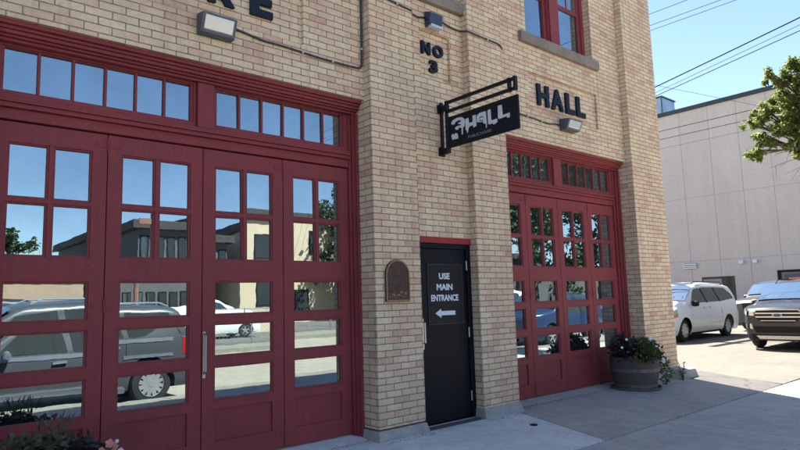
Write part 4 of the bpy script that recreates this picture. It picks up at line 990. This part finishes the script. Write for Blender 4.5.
# --- grey SUV
c = Car('parked_suv', 'grey SUV facing the street with a chrome barred grille at the right edge', 'suv', 16.55, 5.42, LOTZ, SUVS, M_cargrey); c.body()
c.glass_over('windshield', 1.16, 1.82, .05, .03, M_carglass)
c.side('side_window', [(1.42, 1.14), (1.86, 1.47), (2.35, 1.54), (2.45, 1.13)], M_carglass); c.side('side_window', [(2.55, 1.13), (2.45, 1.545), (3.15, 1.53), (3.35, 1.14)], M_carglass); c.side('side_window', [(3.44, 1.15), (3.25, 1.52), (3.7, 1.47), (3.95, 1.22)], M_carglass)
g = c.front('grille', [[(-.34, .66), (.34, .66), (.50, .79), (.50, .90), (.44, .95), (-.44, .95), (-.50, .90), (-.50, .79)]], M_trim, .018)
c.front('grille_surround', [[(-.52, .905), (-.50, .905), (-.44, .957), (.44, .957), (.50, .905), (.52, .905), (.455, .975), (-.455, .975)]], M_chrome, .026)
c.front('grille_bar', [[(-.495, .868), (.495, .868), (.485, .90), (-.485, .90)], [(-.475, .782), (.475, .782), (.490, .815), (-.490, .815)], [(-.37, .700), (.37, .700), (.385, .715), (-.385, .715)]], M_chrome, .032, parent=g)
c.front('badge', [[(.11*math.cos(k*math.pi/10), .838+.047*math.sin(k*math.pi/10)) for k in range(20)]], M_chrome, .045, parent=g)
c.front('badge_field', [[(.095*math.cos(k*math.pi/10), .838+.036*math.sin(k*math.pi/10)) for k in range(20)]], M_carblue, .049, parent=g)
c.front('lower_intake', [[(-.50, .42), (.50, .42), (.56, .57), (-.56, .57)]], M_trim, .016)
c.front('skid_plate', [[(-.42, .27), (.42, .27), (.50, .35), (-.50, .35)]], M_steel, .03)
c.band('headlight_housing', .005, .62, .80, .945, .93, 1.03, M_trim, .006); c.band('headlight', .012, .52, .83, .925, .935, 1.01, M_lamp, .014)
c.front('headlight_inner', [[(.515, .825), (.63, .83), (.63, .93), (.53, .93)], [(-.515, .825), (-.63, .83), (-.63, .93), (-.53, .93)]], M_lamp, .014)
c.front('fog_light', [[(.56, .50), (.63, .52), (.63, .63), (.59, .64)], [(-.56, .50), (-.63, .52), (-.63, .63), (-.59, .64)]], M_chrome, .016)
c.band('fog_surround', .01, .20, .47, .64, .55, .66, M_trim, .010); c.band('fog_trim', .02, .12, .50, .60, .54, .62, M_chrome, .016, n=4)
c.front('hood_line', [[(-.60, .955), (.60, .955), (.60, .962), (-.60, .962)]], M_trim, .006)
c.band('cladding', .02, .52, .25, .38, .25, .38, M_trim, .012); c.band('cladding', 1.32, 3.17, .24, .36, .24, .36, M_trim, .012)
c.front('bumper_cladding', [[(-.60, .25), (.60, .25), (.62, .385), (-.62, .385)]], M_trim, .008)
c.band('door_seam', 2.50, 2.513, .38, 1.12, .38, 1.12, M_trim, .002, n=2, thick=.005)
common(c, 1.50, 1.13, M_cardark)
mb = MB()
for sg in (-1, 1): mb.tube([c.P(1.95, sg*.60, 1.62), c.P(2.1, sg*.60, 1.715), c.P(3.6, sg*.59, 1.70), c.P(3.75, sg*.58, 1.62)], .017, 6)
obj('roof_rail', mb, M_trim, c.t, smooth=50)
for a, b_ in ((-.5, .1), (.02, .55)):
    mb = MB(); mb.tube([c.P(1.12, a, 1.19), c.P(1.2, b_, 1.22)], .008, 5); obj('wiper', mb, M_trim, c.t)
# --- dark vehicle behind
c = Car('parked_car', 'dark SUV half hidden behind between the white minivan and the grey SUV', 'suv', 23.9, 8.35, LOTZ, BIG, M_cardark); c.body()
c.glass_over('windshield', 1.42, 2.0, .04, .03, M_carglass)
c.side('side_window', [(1.7, 1.2), (2.05, 1.56), (2.7, 1.64), (2.8, 1.19)], M_carglass); c.side('side_window', [(2.9, 1.19), (2.82, 1.65), (3.7, 1.66), (3.8, 1.2)], M_carglass)
c.front('grille', [[(-.55, .72), (.55, .72), (.6, .98), (-.6, .98)]], M_trim); c.band('headlight', .02, .4, .85, 1.0, .92, 1.04, M_lamp, .008); common(c, 1.8, 1.2, M_cardark)
# --- kerbside and distant vehicles that the door glass reflects
c = Car('parked_suv', 'long charcoal SUV with pale lower trim at the kerb mirrored in the left garage door', 'suv', .02, -2.08, E0+.002, BIG, M_carsilver); c.body()
c.glass_over('windshield', 1.42, 2.0, .04, .03, M_carglass)
c.side('side_window', [(1.7, 1.2), (2.05, 1.56), (2.7, 1.64), (2.8, 1.19)], M_carglass); c.side('side_window', [(2.9, 1.19), (2.82, 1.65), (3.7, 1.66), (3.8, 1.2)], M_carglass); c.side('side_window', [(3.9, 1.2), (3.8, 1.66), (4.65, 1.64), (4.95, 1.22)], M_carglass)
c.band('waist_trim', .5, 5.1, 1.08, 1.15, 1.10, 1.17, M_chrome, .010); c.band('door_handle', 2.55, 2.78, 1.0, 1.04, 1.0, 1.04, M_chrome, .04, n=3); c.band('door_handle', 3.5, 3.73, 1.0, 1.04, 1.0, 1.04, M_chrome, .04, n=3)
c.band('door_seam', 2.85, 2.863, .35, 1.18, .35, 1.18, M_trim, .002, n=2, thick=.005); c.band('door_seam', 3.84, 3.853, .85, 1.18, .85, 1.18, M_trim, .002, n=2, thick=.005)
c.band('tail_light', 4.95, 5.14, .82, 1.16, .82, 1.14, M_redlens, .008, n=4); c.band('side_step', 1.5, 3.75, .27, .36, .27, .36, M_chrome, .05)
c.band('arch_trim', 3.80, 4.74, .80, .86, .80, .86, M_chrome, .012); common(c, 1.85, 1.2, M_chrome)
mb = MB()
for sg in (-1, 1): mb.tube([c.P(2.3, sg*.72, 1.76), c.P(2.5, sg*.72, 1.85), c.P(4.5, sg*.72, 1.84), c.P(4.7, sg*.7, 1.76)], .018, 6)
obj('roof_rail', mb, M_chrome, c.t, smooth=50)
def simple_car(label, x, y, z, spec, paint, cat='car', fl=False):
    c = Car('parked_car', label, cat, x, y, z, spec, paint, fl); c.body(); c.glass_over('windshield', 1.2, 1.84, .05, .03, M_carglass)
    c.side('side_window', [(1.5, 1.15), (1.95, 1.5), (2.45, 1.55), (2.52, 1.14)], M_carglass); c.side('side_window', [(2.6, 1.14), (2.53, 1.56), (3.4, 1.55), (3.6, 1.15)], M_carglass)
simple_car('white SUV across the street mirrored in the garage door glass', 15.2, -18.5, .02, SUVS, M_carwhite, 'suv', True)
simple_car('dark SUV across the street mirrored at the left edge of the garage door', 6.6, -14.0, .02, BIG, M_cardark, 'suv', True)
simple_car('blue car down the street mirrored in the right garage door', 16.6, -2.2, E0+.002, SUVS, M_carblue)
simple_car('white car in the far lane mirrored in the right garage door', 19.5, -7.5, E0+.002, SUVS, M_carwhite)

# ================================================================== ACROSS THE STREET (seen in the glass)
mb = MB(); mb.box(-60, 90, -10.7, -10.5, E0-.05, .03); mb.box(-60, 90, -12.6, -10.72, E0-.05, .028); structure('far_sidewalk', mb, M_kerb)
mb = MB(); mb.poly([(-60, -40, .005), (90, -40, .005), (90, -12.61, .005), (-60, -12.61, .005)]); structure('far_lot', mb, M_lot)
def far_building(label, x0, x1, y0, y1, h, mat, rows, cols, wall_z0=.9, roof=.35, hip=0):
    t_ = thing('street_building', label, 'building', ((x0+x1)/2, y1, 0)); mb = MB(); mb.box(x0, x1, y0, y1, -.05, h); w = obj('wall', mb, mat, t_)
    mb = MB()
    if hip: mb.hexa([(x0-.6, y0-.6, h+.003), (x1+.6, y0-.6, h+.003), (x1+.6, y1+.6, h+.003), (x0-.6, y1+.6, h+.003)], [(x0+3, (y0+y1)/2-.2, h+hip), (x1-3, (y0+y1)/2-.2, h+hip), (x1-3, (y0+y1)/2+.2, h+hip), (x0+3, (y0+y1)/2+.2, h+hip)])
    else: mb.box(x0-roof, x1+roof, y0-roof, y1+roof, h+.003, h+.45)
    obj('roof', mb, M_roof, t_)
    for i in range(cols):
        for j in range(rows):
            cx = x0+(x1-x0)*(i+.5)/cols; cz = wall_z0+1.0+j*3.1; mb = MB(); ww = min(.55, .36*(x1-x0)/cols); mb.box(cx-ww, cx+ww, y1+.001, y1+.05, cz-.75, cz+.75); f_ = obj('window', mb, M_trim, t_)
            mb = MB(); mb.box(cx-ww+.06, cx+ww-.06, y1+.0505, y1+.056, cz-.68, cz+.68); obj('pane', mb, M_carglass, f_)
far_building('cream two storey block across the street with a flat dark roof', 16.5, 26.0, -34, -22, 6.9, M_cream, 2, 3)
far_building('grey many windowed hall with a dark flat roof across the street', 10.2, 15.2, -36, -23, 6.0, M_darkwall, 2, 8, .8)
far_building('low tan block building across the street', -9.0, 7.8, -26, -19.5, 2.7, M_tanwall, 1, 2, .3, .15)
far_building('tall tan brick block far down the street', 32.0, 48.0, -44, -34, 7.5, M_tanwall, 2, 4)
far_building('long dark block added behind the row of street trees to cover the bright horizon', 27.5, 80.0, -33, -23, 4.6, M_darkwall, 1, 12)  # dark backdrop added so the right door glass mirrors less bright horizon
fn = thing('chain_link_fence', 'chain link fence along the lot across the street', 'fence', (18, -13.2, 0)); mb = MB()
for k in range(16): mb.tube([(8+k*2.2, -13.2, 0), (8+k*2.2, -13.2, 1.25)], .03, 6)
mb.tube([(8, -13.2, 1.22), (41, -13.2, 1.22)], .022, 6); obj('post', mb, M_steel, fn, smooth=50)
mb = MB()
for k in range(int(33/.16)):
    x = 8+k*.16; mb.tube([(x, -13.2, .05), (x+1.15 if x < 39.8 else x, -13.2, 1.2)], .004, 3, False); mb.tube([(x+1.15 if x < 39.8 else x, -13.215, .05), (x, -13.215, 1.2)], .004, 3, False)
obj('mesh', mb, M_steel, fn)
pl = thing('street_pole', 'rusty pole with a crosspiece across the street', 'utility pole', (7.8, -13, 0)); mb = MB(); mb.tube([(7.8, -13, 0), (7.8, -13, 5.3)], .09, 8); mb.box(7.3, 8.3, -13.06, -12.94, 4.9, 5.12); obj('pole', mb, plain('rusty_pole', (.22, .10, .07), .8), pl)
def bt(x, y, h, r, label, mat=M_farleaf, n=3000):
    bl = [((x+random.uniform(-.5, .5)*r, y+random.uniform(-.5, .5)*r, h*random.uniform(.3, .85)), (r*random.uniform(.5, .7), r*random.uniform(.5, .7), h*random.uniform(.16, .24))) for _ in range(10)]
    tree(label, (x, y, 0), bl, n, .34, mat, .25, 'trees across the street', name='street_tree')
bt(7.0, -30, 6.6, 2.0, 'rounded green tree rising over the low tan building'); bt(9.9, -34, 5.2, 2.2, 'smaller rounded tree behind the low tan building')
for k, (x, y) in enumerate(((-7.5, -1.6), (-13.5, -1.8), (-19.5, -1.6))):  # out of view at left, added to cut bounce onto the pier returns
    bt(x, y, 8.5, 4.2, ('big unseen tree nearest the left garage door, added to block bounce light', 'middle unseen tree along the left kerb, added to block bounce light', 'farthest unseen tree along the left kerb, added to block bounce light')[k], M_farleaf, 5200)
for k, (x, y, h) in enumerate(((29.5, -17, 11), (33.5, -15, 12.5), (38, -18, 13), (43, -15, 12), (49, -17, 13), (56, -15, 12), (24.5, -19.5, 8.5))):
    bt(x, y, h, 3.6, ('tall dark street tree past the cream block', 'tall dense tree far down the opposite pavement', 'broad dark tree behind the far pavement', 'tall shade tree further down the street', 'dense dark tree near the end of the row', 'last big tree of the row across the street', 'lower bushy tree in front of the cream block')[k], M_farleaf, 6500)
